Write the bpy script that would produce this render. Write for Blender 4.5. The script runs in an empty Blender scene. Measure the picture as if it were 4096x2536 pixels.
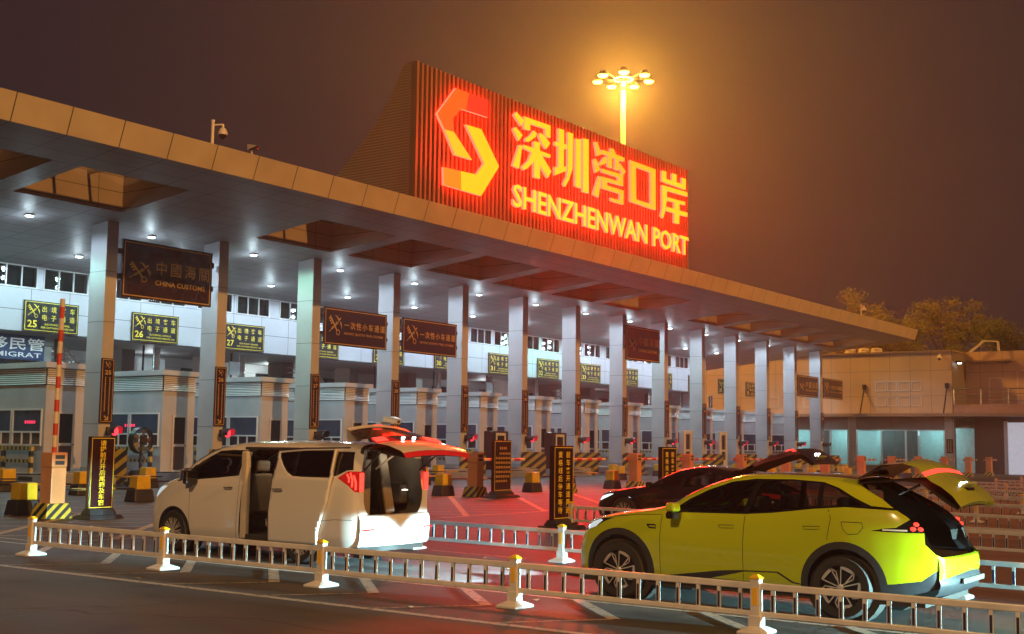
import bpy, math, random
from mathutils import Vector, Matrix
from mathutils.geometry import delaunay_2d_cdt
random.seed(7)
R = math.radians
scene = bpy.context.scene
KIDS = {}                      # parent name -> its parts
COL = scene.collection
# ------------------------------------------------------------------ camera
FWD = Vector((0.81064693, 0.57646944, 0.1026379))
RGT = Vector((0.57842153, -0.81564029, 0.01262755))
UPV = Vector((-0.090995, -0.04913149, 0.99463863))
cam_d = bpy.data.cameras.new('camera'); cam = bpy.data.objects.new('camera', cam_d); COL.objects.link(cam)
cam.matrix_world = Matrix(((RGT.x, UPV.x, -FWD.x, 0), (RGT.y, UPV.y, -FWD.y, 0), (RGT.z, UPV.z, -FWD.z, 2.033), (0, 0, 0, 1)))
cam_d.sensor_width = 36.0; cam_d.lens = 36 * 4946.07 / 4096; cam_d.clip_start = .05; cam_d.clip_end = 3000
scene.camera = cam
# ------------------------------------------------------------------ night sky, flood light from the masts behind the camera, exposure
w = bpy.data.worlds.new('World'); scene.world = w; w.use_nodes = True
bg = w.node_tree.nodes['Background']; bg.inputs[0].default_value = (.022, .0130, .0185, 1); bg.inputs[1].default_value = 1.0
sun_d = bpy.data.lights.new('sodium_flood', 'SUN'); sun = bpy.data.objects.new('sodium_flood', sun_d); COL.objects.link(sun)
sun_d.energy = 2.3; sun_d.angle = R(.8); sun_d.color = (1, .44, .10)
sun.rotation_euler = Vector((.06, 1, -.40)).to_track_quat('-Z', 'Y').to_euler()
sun.location = (0, -30, 30)
vs = scene.view_settings; vs.view_transform = 'Standard'; vs.look = 'None'; vs.exposure = 0; vs.gamma = 1; vs.use_curve_mapping = False
scene.cycles.use_denoising = True
scene.cycles.max_bounces = 6; scene.cycles.diffuse_bounces = 3; scene.cycles.glossy_bounces = 3; scene.cycles.transmission_bounces = 4
scene.cycles.volume_bounces = 0; scene.cycles.transparent_max_bounces = 8
scene.cycles.sample_clamp_indirect = 4
scene.cycles.caustics_reflective = False; scene.cycles.caustics_refractive = False

def lamp(name, kind, loc, energy, color, parent=None, radius=.1, spot=None, aim=None, blend=.4):
    d = bpy.data.lights.new(name, kind); d.energy = energy; d.color = color
    if kind != 'SUN': d.shadow_soft_size = radius
    if kind == 'SPOT': d.spot_size = R(spot); d.spot_blend = blend
    o = bpy.data.objects.new(name, d); COL.objects.link(o); o.location = loc
    if aim: o.rotation_euler = Vector(aim).to_track_quat('-Z', 'Y').to_euler()
    if parent: o.parent = parent; KIDS.setdefault(parent.name, []).append(o)
    return o
# second flood mast, off to the left of the photographer, and the headlights of the cars queueing behind
lamp('left_flood_mast', 'POINT', (-16, 2, 20), 26000, (1, .57, .24), radius=1.2)
for x in (14.3, 15.7): lamp('queue_headlight', 'SPOT', (x, -14, .62), 110000, (.45, .92, .95), radius=.08, spot=27, aim=(0, 1, -.205), blend=.12)

# ------------------------------------------------------------------ helpers
def gz(x, y):
    g = -.09 if y < -10 else .009 * y if y < 25 else .225 + .002 * (y - 25) if y < 60 else .295
    return g - .0035 * min(max(0, x - 45), 67)
def node_mat(name):
    m = bpy.data.materials.new(name); m.use_nodes = True
    return m, m.node_tree.nodes, m.node_tree.links, m.node_tree.nodes['Principled BSDF']
def mat(name, c, rough=.5, metal=0, var=.12, vscale=3., bump=0, bscale=40., emit=None, estr=0, coat=0, alpha=1, lines=None, lw=.012, lc=.25, spec=.5):
    """Principled with cloudy variation; lines = [(axis, spacing, offset), ...] draws panel joints in world space."""
    m, n, l, p = node_mat(name)
    col = (*c, 1)
    tc = n.new('ShaderNodeNewGeometry')
    nz = n.new('ShaderNodeTexNoise'); nz.inputs['Scale'].default_value = vscale; nz.inputs['Detail'].default_value = 5
    l.new(tc.outputs['Position'], nz.inputs['Vector'])
    mp = n.new('ShaderNodeMapRange'); mp.inputs[1].default_value = .3; mp.inputs[2].default_value = .7
    mp.inputs[3].default_value = 1 - var; mp.inputs[4].default_value = 1 + var
    l.new(nz.outputs['Fac'], mp.inputs[0])
    mx = n.new('ShaderNodeMix'); mx.data_type = 'RGBA'; mx.blend_type = 'MULTIPLY'; mx.inputs[0].default_value = 1
    mx.inputs[6].default_value = col; l.new(mp.outputs[0], mx.inputs[7])
    out = mx.outputs[2]
    if lines:
        sp = n.new('ShaderNodeSeparateXYZ'); l.new(tc.outputs['Position'], sp.inputs[0]); prev = None
        for ax, s, off in lines:
            a = n.new('ShaderNodeMath'); a.operation = 'SUBTRACT'; l.new(sp.outputs[ax], a.inputs[0]); a.inputs[1].default_value = off - lw / 2
            b = n.new('ShaderNodeMath'); b.operation = 'DIVIDE'; l.new(a.outputs[0], b.inputs[0]); b.inputs[1].default_value = s
            f = n.new('ShaderNodeMath'); f.operation = 'FRACT'; l.new(b.outputs[0], f.inputs[0])
            k = n.new('ShaderNodeMath'); k.operation = 'LESS_THAN'; l.new(f.outputs[0], k.inputs[0]); k.inputs[1].default_value = lw / s
            if prev:
                q = n.new('ShaderNodeMath'); q.operation = 'MAXIMUM'; l.new(prev, q.inputs[0]); l.new(k.outputs[0], q.inputs[1]); prev = q.outputs[0]
            else: prev = k.outputs[0]
        m2 = n.new('ShaderNodeMix'); m2.data_type = 'RGBA'; l.new(prev, m2.inputs[0]); l.new(out, m2.inputs[6]); m2.inputs[7].default_value = (c[0] * lc, c[1] * lc, c[2] * lc, 1)
        out = m2.outputs[2]
    l.new(out, p.inputs['Base Color'])
    p.inputs['Roughness'].default_value = rough; p.inputs['Metallic'].default_value = metal
    p.inputs['Coat Weight'].default_value = coat; p.inputs['Coat Roughness'].default_value = .04
    p.inputs['Specular IOR Level'].default_value = spec
    if rough > .15:
        rr = n.new('ShaderNodeMapRange'); rr.inputs[3].default_value = max(.05, rough - .1); rr.inputs[4].default_value = min(1, rough + .1)
        l.new(nz.outputs['Fac'], rr.inputs[0]); l.new(rr.outputs[0], p.inputs['Roughness'])
    if emit: p.inputs['Emission Color'].default_value = (*emit, 1); p.inputs['Emission Strength'].default_value = estr
    if bump:
        n2 = n.new('ShaderNodeTexNoise'); n2.inputs['Scale'].default_value = bscale; n2.inputs['Detail'].default_value = 4; l.new(tc.outputs['Position'], n2.inputs['Vector'])
        bp = n.new('ShaderNodeBump'); bp.inputs['Strength'].default_value = bump; bp.inputs['Distance'].default_value = .02
        l.new(n2.outputs['Fac'], bp.inputs['Height']); l.new(bp.outputs[0], p.inputs['Normal'])
    return m
def stripe_mat(name, ca, cb, axis, width, rough=.5):
    """hazard stripes: axis = (x, y, z) weights in object space"""
    m, n, l, p = node_mat(name)
    tc = n.new('ShaderNodeTexCoord'); d = n.new('ShaderNodeVectorMath'); d.operation = 'DOT_PRODUCT'
    l.new(tc.outputs['Object'], d.inputs[0]); d.inputs[1].default_value = axis
    a = n.new('ShaderNodeMath'); a.operation = 'DIVIDE'; l.new(d.outputs['Value'], a.inputs[0]); a.inputs[1].default_value = width * 2
    f = n.new('ShaderNodeMath'); f.operation = 'FRACT'; l.new(a.outputs[0], f.inputs[0])
    g = n.new('ShaderNodeMath'); g.operation = 'GREATER_THAN'; l.new(f.outputs[0], g.inputs[0]); g.inputs[1].default_value = .5
    nz = n.new('ShaderNodeTexNoise'); nz.inputs['Scale'].default_value = 9; nz.inputs['Detail'].default_value = 6
    l.new(tc.outputs['Object'], nz.inputs['Vector'])
    mx = n.new('ShaderNodeMix'); mx.data_type = 'RGBA'; l.new(g.outputs[0], mx.inputs[0]); mx.inputs[6].default_value = (*ca, 1); mx.inputs[7].default_value = (*cb, 1)
    mu = n.new('ShaderNodeMix'); mu.data_type = 'RGBA'; mu.blend_type = 'MULTIPLY'; mu.inputs[0].default_value = .45; l.new(mx.outputs[2], mu.inputs[6]); l.new(nz.outputs['Fac'], mu.inputs[7])
    l.new(mu.outputs[2], p.inputs['Base Color']); p.inputs['Roughness'].default_value = rough
    return m
def emit_mat(name, c, s):
    m, n, l, p = node_mat(name)
    p.inputs['Base Color'].default_value = (.02, .02, .02, 1); p.inputs['Emission Color'].default_value = (*c, 1); p.inputs['Emission Strength'].default_value = s
    return m
def glass_mat(name, tint=(.25, .28, .3), refl=1.0, rough=.02):
    m, n, l, p = node_mat(name); n.remove(p)
    out = n['Material Output']; t = n.new('ShaderNodeBsdfTransparent'); t.inputs[0].default_value = (*tint, 1)
    g = n.new('ShaderNodeBsdfGlossy'); g.inputs['Roughness'].default_value = rough; g.inputs[0].default_value = (refl, refl, refl, 1)
    fr = n.new('ShaderNodeFresnel'); fr.inputs[0].default_value = 1.5
    mx = n.new('ShaderNodeMixShader'); l.new(fr.outputs[0], mx.inputs[0]); l.new(t.outputs[0], mx.inputs[1]); l.new(g.outputs[0], mx.inputs[2]); l.new(mx.outputs[0], out.inputs[0])
    return m

class MB:
    """collects shapes, then links them as ONE mesh object"""
    def __init__(s): s.v = []; s.f = []; s.mi = []; s.k = 0
    def add(s, vs, fs):
        o = len(s.v); s.v += [tuple(v) for v in vs]; s.f += [[i + o for i in f] for f in fs]; s.mi += [s.k] * len(fs); return s
    def box(s, a, b, top=1, topy=None):
        x0, y0, z0 = a; x1, y1, z1 = b; cx, cy = (x0 + x1) / 2, (y0 + y1) / 2; ty = top if topy is None else topy
        q = lambda x, y: (cx + (x - cx) * top, cy + (y - cy) * ty, z1)
        return s.add([(x0, y0, z0), (x1, y0, z0), (x1, y1, z0), (x0, y1, z0), q(x0, y0), q(x1, y0), q(x1, y1), q(x0, y1)],
                     [(3, 2, 1, 0), (4, 5, 6, 7), (0, 1, 5, 4), (1, 2, 6, 5), (2, 3, 7, 6), (3, 0, 4, 7)])
    def quad(s, *p): return s.add(p, [list(range(len(p)))])
    def prism(s, pts, P, d0, d1):
        """polygon pts (u,v) swept between depths d0 and d1 through P(u,v,d)"""
        n = len(pts)
        return s.add([P(u, v, d0) for u, v in pts] + [P(u, v, d1) for u, v in pts],
                     [list(range(n))[::-1], [i + n for i in range(n)]] + [[i, (i + 1) % n, n + (i + 1) % n, n + i] for i in range(n)])
    def stroke(s, pts, wd, P, d0, d1=None):
        """flat polyline of width wd; swept when d1 is given"""
        for (a, b) in zip(pts, pts[1:]):
            dx, dy = b[0] - a[0], b[1] - a[1]; L = math.hypot(dx, dy) or 1; nx, ny = -dy / L * wd / 2, dx / L * wd / 2; ex, ey = dx / L * wd / 2 * .9, dy / L * wd / 2 * .9
            q = [(a[0] - ex + nx, a[1] - ey + ny), (a[0] - ex - nx, a[1] - ey - ny), (b[0] + ex - nx, b[1] + ey - ny), (b[0] + ex + nx, b[1] + ey + ny)]
            if d1 is None: s.add([P(u, v, d0) for u, v in q], [[0, 1, 2, 3]])
            else: s.prism(q, P, d0, d1)
        return s
    def tube(s, pts, r, n=8, caps=True):
        pts = [Vector(p) for p in pts]; rs = r if isinstance(r, (list, tuple)) else [r] * len(pts); o = len(s.v); N = len(pts); fs = []; vs = []
        up = None
        for i, p in enumerate(pts):
            d = (pts[min(i + 1, N - 1)] - pts[max(i - 1, 0)]).normalized()
            if up is None: up = d.orthogonal().normalized()
            up = (up - d * up.dot(d)).normalized(); b = d.cross(up)
            for k in range(n):
                a = 2 * math.pi * k / n; vs.append(p + (up * math.cos(a) + b * math.sin(a)) * rs[i])
        for i in range(N - 1):
            for k in range(n): fs.append([i * n + k, i * n + (k + 1) % n, (i + 1) * n + (k + 1) % n, (i + 1) * n + k])
        if caps: fs += [list(range(n))[::-1], [(N - 1) * n + k for k in range(n)]]
        return s.add(vs, fs)
    def lathe(s, prof, c=(0, 0, 0), n=20, axis='z', cap=True):
        """prof = [(r, h)...] around the axis"""
        vs = []; fs = []; M = len(prof)
        for r, h in prof:
            for k in range(n):
                a = 2 * math.pi * k / n; x, y = r * math.cos(a), r * math.sin(a)
                v = (x, y, h) if axis == 'z' else (h, x, y) if axis == 'x' else (x, h, y)
                vs.append((c[0] + v[0], c[1] + v[1], c[2] + v[2]))
        for i in range(M - 1):
            for k in range(n): fs.append([i * n + k, i * n + (k + 1) % n, (i + 1) * n + (k + 1) % n, (i + 1) * n + k])
        if cap and prof[0][0] > 1e-4 and prof[0] != prof[-1]: fs.append(list(range(n))[::-1])
        if cap and prof[-1][0] > 1e-4 and prof[0] != prof[-1]: fs.append([(M - 1) * n + k for k in range(n)])
        return s.add(vs, fs)
    def build(s, name, mats, parent=None, world=False, smooth=False, bevel=0, loc=None):
        me = bpy.data.meshes.new(name)
        off = parent.location if (parent and world) else Vector((0, 0, 0))
        if world and parent and parent.parent: off = parent.parent.location + parent.location
        if loc is not None: off = off + Vector(loc)
        me.from_pydata([tuple(Vector(v) - off) for v in s.v], [], s.f)
        for m in (mats if isinstance(mats, (list, tuple)) else [mats]): me.materials.append(m)
        if any(s.mi): me.polygons.foreach_set('material_index', s.mi)
        me.validate(); me.update()
        o = bpy.data.objects.new(name, me); COL.objects.link(o)
        if parent: o.parent = parent; KIDS.setdefault(parent.name, []).append(o)
        if loc is not None: o.location = loc
        if smooth:
            me.shade_smooth() if hasattr(me, 'shade_smooth') else [setattr(p, 'use_smooth', True) for p in me.polygons]
            try: me.set_sharp_from_angle(angle=R(38))
            except Exception: pass
        if bevel:
            b = o.modifiers.new('bevel', 'BEVEL'); b.width = bevel; b.segments = 2; b.limit_method = 'ANGLE'
        return o
def tag(o, label, cat, group=None):
    o['label'] = label; o['category'] = cat
    if group: o['group'] = group
    return o
def thing(name, label, cat, loc=(0, 0, 0), group=None, rz=0):
    o = bpy.data.objects.new(name, None); COL.objects.link(o); o.location = loc; o.rotation_euler = (0, 0, rz); o.empty_display_size = .2
    return tag(o, label, cat, group)
def struct(name, mb, m, **k):
    o = mb.build(name, m, **k); o['kind'] = 'structure'; return o
def dup(root, loc, label, rz=None):
    def cp(o, par):
        c = o.copy(); COL.objects.link(c)
        if par is not None: c.parent = par; KIDS.setdefault(par.name, []).append(c)
        for ch in KIDS.get(o.name, []): cp(ch, c)
        return c
    r = cp(root, None); r.location = loc
    if rz is not None: r.rotation_euler = (0, 0, rz)
    r['label'] = label
    return r
# ------------------------------------------------------------------ lettering
_tc = {}
def glyphs(s, off=0.0):
    if (s, off) in _tc: return _tc[(s, off)]
    c = bpy.data.curves.new('t', 'FONT'); c.body = s; c.resolution_u = 2; c.offset = off
    o = bpy.data.objects.new('t', c); COL.objects.link(o); bpy.context.view_layer.update()
    me = bpy.data.meshes.new_from_object(o.evaluated_get(bpy.context.evaluated_depsgraph_get()))
    r = ([(v.co.x, v.co.y) for v in me.vertices], [list(p.vertices) for p in me.polygons])
    bpy.data.objects.remove(o); bpy.data.curves.remove(c); bpy.data.meshes.remove(me)
    _tc[(s, off)] = r; return r
def text(mb, s, u0, v0, u1, v1, P, d, off=0.0, keep=False, d1=None):
    vs, fs = glyphs(s, off)
    a0 = min(v[0] for v in vs); a1 = max(v[0] for v in vs); b0 = min(v[1] for v in vs); b1 = max(v[1] for v in vs)
    ku, kv = (u1 - u0) / (a1 - a0), (v1 - v0) / (b1 - b0)
    q = [(u0 + (x - a0) * ku, v0 + (y - b0) * kv) for x, y in vs]
    mb.add([P(x, y, d) for x, y in q], fs)
    if d1 is not None:                       # thickness: side walls along the open borders
        cnt = {}
        for f in fs:
            for i, j in zip(f, f[1:] + f[:1]): cnt[(i, j)] = 1
        ed = [(i, j) for (i, j) in cnt if (j, i) not in cnt]
        mb.k += 1
        mb.add([P(x, y, d) for x, y in q] + [P(x, y, d1) for x, y in q], [[i, j, j + len(q), i + len(q)] for i, j in ed]); mb.k -= 1
def hanzi(mb, ch, cu, cv, size, P, d, off=.008, wide=1):
    vs, fs = glyphs(ch, off)
    mb.add([P(cu + (x - .5) * size * wide, cv + (y - .38) * size, d) for x, y in vs], fs)
def emblem(mb, u, v, s, P, d, sy=1.):
    """crossed key and winged staff of the customs badge"""
    Q = lambda a, b, dd: P(u + a * s, v + b * s * sy, dd)
    mb.stroke([(.10, .93), (.60, .24)], .085, Q, d)
    for a, b in ((.03, .80), (.10, .68), (.18, .56)): mb.stroke([(a, b), (a + .10, b + .07)], .085, Q, d)
    ring = [(.70 + .12 * math.cos(t * .5236), .13 + .13 * math.sin(t * .5236)) for t in range(13)]
    mb.stroke(ring, .055, Q, d + .001)
    mb.stroke([(.02, .13), (.78, .76)], .035, Q, d + .002)
    for a, b, r in ((.24, .31, .05), (.33, .38, .06), (.47, .50, .07), (.60, .60, .08)):
        mb.stroke([(a + r * math.cos(t * 1.047), b + r * .8 * math.sin(t * 1.047)) for t in range(7)], .03, Q, d + .003)
    mb.add([Q(a, b, d + .004) for a, b in ((.42, 1.0), (.62, .97), (.74, .84), (.78, .74), (.68, .78), (.56, .92))], [list(range(6))])
    mb.add([Q(a, b, d + .004) for a, b in ((.82, .72), (.92, .66), (.99, .50), (.97, .28), (.93, .46), (.84, .60))], [list(range(6))])
    mb.stroke([(.80, .80), (.86, .86)], .08, Q, d + .005)
def frame2d(mb, u0, v0, u1, v1, wd, P, d):
    mb.stroke([(u0, v0), (u1, v0), (u1, v1), (u0, v1), (u0, v0)], wd, P, d)
def marks(mb, u0, v0, u1, v1, n, P, d, rnd):
    """a run of n characters too small to read: little gold strokes"""
    for i in range(n):
        vert = abs(v1 - v0) > abs(u1 - u0); t = (i + .5) / n
        cu, cv = (u0 + u1) / 2 if vert else u0 + (u1 - u0) * t, v0 + (v1 - v0) * t if vert else (v0 + v1) / 2
        h = (abs(v1 - v0) if vert else abs(u1 - u0)) / n * .36; wd = h * .42
        for k in range(3):
            b = cv + (k - 1) * h * .7; mb.stroke([(cu - h * rnd.uniform(.5, .9), b), (cu + h * rnd.uniform(.5, .9), b)], wd, P, d)
        mb.stroke([(cu + rnd.uniform(-.3, .3) * h, cv - h), (cu + rnd.uniform(-.3, .3) * h, cv + h)], wd, P, d + .0005)

# ------------------------------------------------------------------ materials
M = {}
M['asphalt'] = None
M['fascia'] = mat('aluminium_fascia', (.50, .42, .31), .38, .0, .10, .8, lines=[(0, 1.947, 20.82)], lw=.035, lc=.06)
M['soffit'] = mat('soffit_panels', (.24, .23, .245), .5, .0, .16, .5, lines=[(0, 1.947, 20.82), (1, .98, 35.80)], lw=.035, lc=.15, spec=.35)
M['well'] = mat('well_panels', (.30, .24, .19), .45, 0, .12, .7, lines=[(0, 1.947, 20.82), (2, .62, 11.55)], lw=.03, lc=.2)
M['column'] = mat('column_cladding', (.46, .46, .49), .42, .1, .10, .7, lines=[(2, 2.004, 2.636)], lw=.025, lc=.3)
M['hall'] = mat('hall_cladding', (.50, .50, .55), .45, .05, .07, .5, lines=[(0, 1.985, 32.34), (2, .965, 6.765)], lw=.03, lc=.2)
M['plain_wall'] = mat('pale_wall', (.50, .48, .50), .6, 0, .12, .6, lines=[(2, 1.4, 6.2)], lw=.02, lc=.4)
M['booth'] = mat('booth_render', (.36, .35, .37), .6, 0, .12, 1.0, bump=.05)
M['booth_roof'] = mat('booth_roof_trim', (.38, .36, .37), .5, 0, .08, 1.)
M['louver'] = mat('louver_metal', (.60, .60, .60), .4, .1, .06)
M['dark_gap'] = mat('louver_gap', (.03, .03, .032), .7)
M['frame_white'] = mat('window_frame_metal', (.62, .62, .62), .35, .1, .05)
M['pane_blue'] = mat('booth_pane', (.025, .045, .08), .10, 0, .3, 1.5, spec=.8)
M['pane_dark'] = mat('dark_pane', (.012, .012, .014), .08, 0, .3, 1.5, spec=.7)
M['door_frame'] = mat('door_frame', (.45, .40, .36), .4, 0, .08)
M['concrete'] = mat('kerb_concrete', (.30, .30, .31), .75, 0, .22, 1.4, bump=.15)
M['yellow'] = mat('yellow_paint', (.62, .42, .01), .38, 0, .14, 4)
M['rubber'] = mat('black_rubber', (.018, .018, .022), .5, 0, .25, 6)
M['black_metal'] = mat('black_metal', (.02, .02, .022), .35, .4, .15)
M['chevron_l'] = stripe_mat('chevron_stripes', (.52, .37, .03), (.02, .02, .02), (.72, -.3, -.72), .17)
M['chevron_r'] = stripe_mat('chevron_stripes_right', (.52, .37, .03), (.02, .02, .02), (-.72, -.3, -.72), .17)
M['plinth'] = stripe_mat('plinth_stripes', (.60, .45, .03), (.02, .02, .02), (.60, -.5, -.62), .075)
M['rail_stripe'] = stripe_mat('rail_stripes', (.55, .42, .12), (.02, .02, .02), (0, 1, 0), .14)
M['post_stripe'] = stripe_mat('post_stripes', (.55, .42, .12), (.02, .02, .02), (0, 0, 1), .22)
M['boom'] = stripe_mat('boom_stripes', (.75, .70, .60), (.62, .05, .01), (1, 0, 0), .38)
M['boom_up'] = stripe_mat('boom_stripes_upright', (.75, .70, .60), (.62, .05, .01), (0, 0, 1), .27)
M['cabinet'] = mat('cabinet_orange', (.60, .26, .10), .42, 0, .12, 2)
M['sign_maroon'] = mat('sign_maroon', (.030, .008, .010), .22, 0, .15)
M['sign_navy'] = mat('sign_navy', (.012, .012, .022), .25, 0, .15)
M['gold'] = mat('gold_lettering', (.62, .42, .06), .35, .2, .05)
M['gold_bright'] = mat('yellow_glow_lettering', (.80, .62, .03), .4, 0, .05, emit=(1, .75, .02), estr=.03)  # faint emission put into the letters to brighten them; they are no lamps
M['banner'] = mat('navy_banner', (.012, .03, .11), .6, 0, .1)
M['white_letters'] = mat('white_lettering', (.75, .77, .8), .6)
M['fence'] = mat('white_guard_rail', (.62, .62, .64), .38, .1, .10, 5)
M['reflect_blue'] = mat('blue_reflective_strip', (.015, .02, .09), .3)
M['cap'] = mat('yellow_plastic_cap', (.68, .46, .02), .4, 0, .08)
M['amber'] = mat('amber_reflector', (.78, .45, .03), .3, 0, .05)
M['line'] = None
M['panel_rib'] = mat('sign_ribs', (.22, .15, .09), .5, 0, .10, 1.)
M['panel_back'] = mat('sign_back', (.16, .10, .08), .6)
M['steel'] = mat('stainless_steel', (.55, .56, .58), .22, .9, .1)
M['mast'] = mat('mast_paint', (.60, .55, .45), .45, .2, .08)
M['cream'] = mat('cream_cladding', (.50, .42, .34), .55, 0, .10, .35, lines=[(1, 1.85, 35.37), (2, 2.28, 6.84)], lw=.03, lc=.3)
M['cream2'] = mat('cream_cladding_upper', (.52, .38, .28), .55, 0, .10, .35, lines=[(1, 1.95, 30.4), (2, 2.28, 6.84)], lw=.03, lc=.3)
M['brown_fascia'] = mat('brown_band', (.25, .19, .15), .55, 0, .1, .5, lines=[(1, 1.85, 35.37)], lw=.03, lc=.4)
M['brick'] = mat('brown_brick', (.16, .09, .07), .75, 0, .2, 8)
M['cctv'] = mat('camera_white', (.70, .66, .60), .35, 0, .05)
M['dome'] = mat('camera_dome_glass', (.02, .015, .02), .06, 0, 0, spec=.9)
M['ac'] = mat('roof_unit', (.55, .50, .42), .5)
M['red_on'] = emit_mat('red_signal_lens', (1, .03, .05), 3.2)
M['red_hood'] = mat('signal_hood_inside', (.25, .01, .02), .4, emit=(1, .02, .05), estr=.18)  # red lens light on the hood, put in as colour and emission
M['lamp_white'] = emit_mat('downlight_lens', (.82, 1, .95), 16)
M['lamp_sodium'] = emit_mat('sodium_lens', (1, .55, .07), 12)
M['led_red'] = emit_mat('red_led_text', (1, .03, .10), 2.2)
# asphalt: aggregate speckle, tyre-darkened streaks along the lanes, patches
def asphalt():
    m, n, l, p = node_mat('asphalt'); g = n.new('ShaderNodeNewGeometry')
    mp = n.new('ShaderNodeMapping'); mp.inputs['Scale'].default_value = (1.6, .05, 1); l.new(g.outputs['Position'], mp.inputs[0])
    a = n.new('ShaderNodeTexNoise'); a.inputs['Scale'].default_value = 1.5; a.inputs['Detail'].default_value = 5; l.new(mp.outputs[0], a.inputs[0])
    b = n.new('ShaderNodeTexNoise'); b.inputs['Scale'].default_value = 70; b.inputs['Detail'].default_value = 3; l.new(g.outputs['Position'], b.inputs[0])
    c = n.new('ShaderNodeTexNoise'); c.inputs['Scale'].default_value = .35; c.inputs['Detail'].default_value = 6; l.new(g.outputs['Position'], c.inputs[0])
    s1 = n.new('ShaderNodeMath'); s1.operation = 'MULTIPLY'; l.new(a.outputs[0], s1.inputs[0]); l.new(c.outputs[0], s1.inputs[1])
    s2 = n.new('ShaderNodeMath'); s2.operation = 'MULTIPLY_ADD'; l.new(b.outputs[0], s2.inputs[0]); s2.inputs[1].default_value = .35; l.new(s1.outputs[0], s2.inputs[2])
    cr = n.new('ShaderNodeValToRGB'); l.new(s2.outputs[0], cr.inputs[0])
    cr.color_ramp.elements[0].position = .25; cr.color_ramp.elements[0].color = (.026, .025, .026, 1); cr.color_ramp.elements[1].position = .62; cr.color_ramp.elements[1].color = (.105, .098, .094, 1)
    vo = n.new('ShaderNodeTexVoronoi'); vo.feature = 'DISTANCE_TO_EDGE'; vo.inputs['Scale'].default_value = .22; dn = n.new('ShaderNodeVectorMath'); dn.operation = 'MULTIPLY_ADD'; l.new(c.outputs['Color'], dn.inputs[0]); dn.inputs[1].default_value = (3, 3, 0); l.new(g.outputs['Position'], dn.inputs[2]); l.new(dn.outputs[0], vo.inputs['Vector'])
    ck = n.new('ShaderNodeMapRange'); ck.inputs[1].default_value = .002; ck.inputs[2].default_value = .007; ck.inputs[3].default_value = .45; ck.inputs[4].default_value = 1; l.new(vo.outputs[0], ck.inputs[0])
    oil = n.new('ShaderNodeTexNoise'); oil.inputs['Scale'].default_value = .9; oil.inputs['Detail'].default_value = 3; l.new(g.outputs['Position'], oil.inputs[0])
    om = n.new('ShaderNodeMapRange'); om.inputs[1].default_value = .58; om.inputs[2].default_value = .72; om.inputs[3].default_value = 1; om.inputs[4].default_value = .55; l.new(oil.outputs[0], om.inputs[0])
    mm = n.new('ShaderNodeMath'); mm.operation = 'MULTIPLY'; l.new(ck.outputs[0], mm.inputs[0]); l.new(om.outputs[0], mm.inputs[1])
    mu = n.new('ShaderNodeMix'); mu.data_type = 'RGBA'; mu.blend_type = 'MULTIPLY'; mu.inputs[0].default_value = 1; l.new(cr.outputs[0], mu.inputs[6]); l.new(mm.outputs[0], mu.inputs[7])
    l.new(mu.outputs[2], p.inputs['Base Color'])
    rr = n.new('ShaderNodeMapRange'); l.new(a.outputs[0], rr.inputs[0]); rr.inputs[3].default_value = .5; rr.inputs[4].default_value = .8; l.new(rr.outputs[0], p.inputs['Roughness'])
    bp = n.new('ShaderNodeBump'); bp.inputs['Strength'].default_value = .5; bp.inputs['Distance'].default_value = .012; l.new(b.outputs[0], bp.inputs['Height']); l.new(bp.outputs[0], p.inputs['Normal'])
    return m
M['asphalt'] = asphalt()
def paint(name, c, wear):
    m, n, l, p = node_mat(name); g = n.new('ShaderNodeNewGeometry')
    a = n.new('ShaderNodeTexNoise'); a.inputs['Scale'].default_value = 14; a.inputs['Detail'].default_value = 8; l.new(g.outputs['Position'], a.inputs[0])
    r = n.new('ShaderNodeMapRange'); r.inputs[1].default_value = wear; r.inputs[2].default_value = wear + .12; l.new(a.outputs[0], r.inputs[0])
    mx = n.new('ShaderNodeMix'); mx.data_type = 'RGBA'; l.new(r.outputs[0], mx.inputs[0]); mx.inputs[6].default_value = (.09, .085, .08, 1); mx.inputs[7].default_value = (*c, 1)
    l.new(mx.outputs[2], p.inputs['Base Color']); p.inputs['Roughness'].default_value = .6
    return m
M['line'] = paint('white_road_paint', (.44, .41, .36), .34)
M['line_thin'] = paint('worn_road_paint', (.36, .31, .24), .40)
M['line_yellow'] = paint('yellow_road_paint', (.46, .32, .10), .36)
# ================================================================== ground and road markings
mb = MB(); XS = [-150, -20, 20, 45, 70, 112, 200, 600]; YS = [-150, -40, -10, 5, 25, 42, 60, 160, 600]
mb.add([(x, y, gz(x, y)) for y in YS for x in XS], [[j * 8 + i, j * 8 + i + 1, j * 8 + i + 9, j * 8 + i + 8] for j in range(8) for i in range(7)])
struct('ground', mb, M['asphalt'])
sky = None
def strip(mb, a, b, wd, h=.004):
    L = math.hypot(b[0] - a[0], b[1] - a[1]); n = max(1, int(L / 1.0)); nx, ny = -(b[1] - a[1]) / L * wd / 2, (b[0] - a[0]) / L * wd / 2
    vs = []
    for i in range(n + 1):
        x, y = a[0] + (b[0] - a[0]) * i / n, a[1] + (b[1] - a[1]) * i / n
        for s in (1, -1): vs.append((x + nx * s, y + ny * s, gz(x + nx * s, y + ny * s) + h))
    mb.add(vs, [[2 * i, 2 * i + 1, 2 * i + 3, 2 * i + 2] for i in range(n)])
mb = MB()
strip(mb, (10.62, 21.5), (11.52, 1.0), .13); strip(mb, (13.02, 21.3), (13.86, 1.0), .10)
struct('edge_lines', mb, M['line'])
mb = MB(); mt = MB()
for k in range(-2, 11):
    y = 16.1 - 1.755 * k; x = 12.02 + .042 * (16.1 - y)
    strip(mb, (x, y), (x + 1.2, y + 1.27), .15, .008)
    strip(mt, (x - 1.15, y + .86), (x - .02, y + .03), .07, .006)
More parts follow.
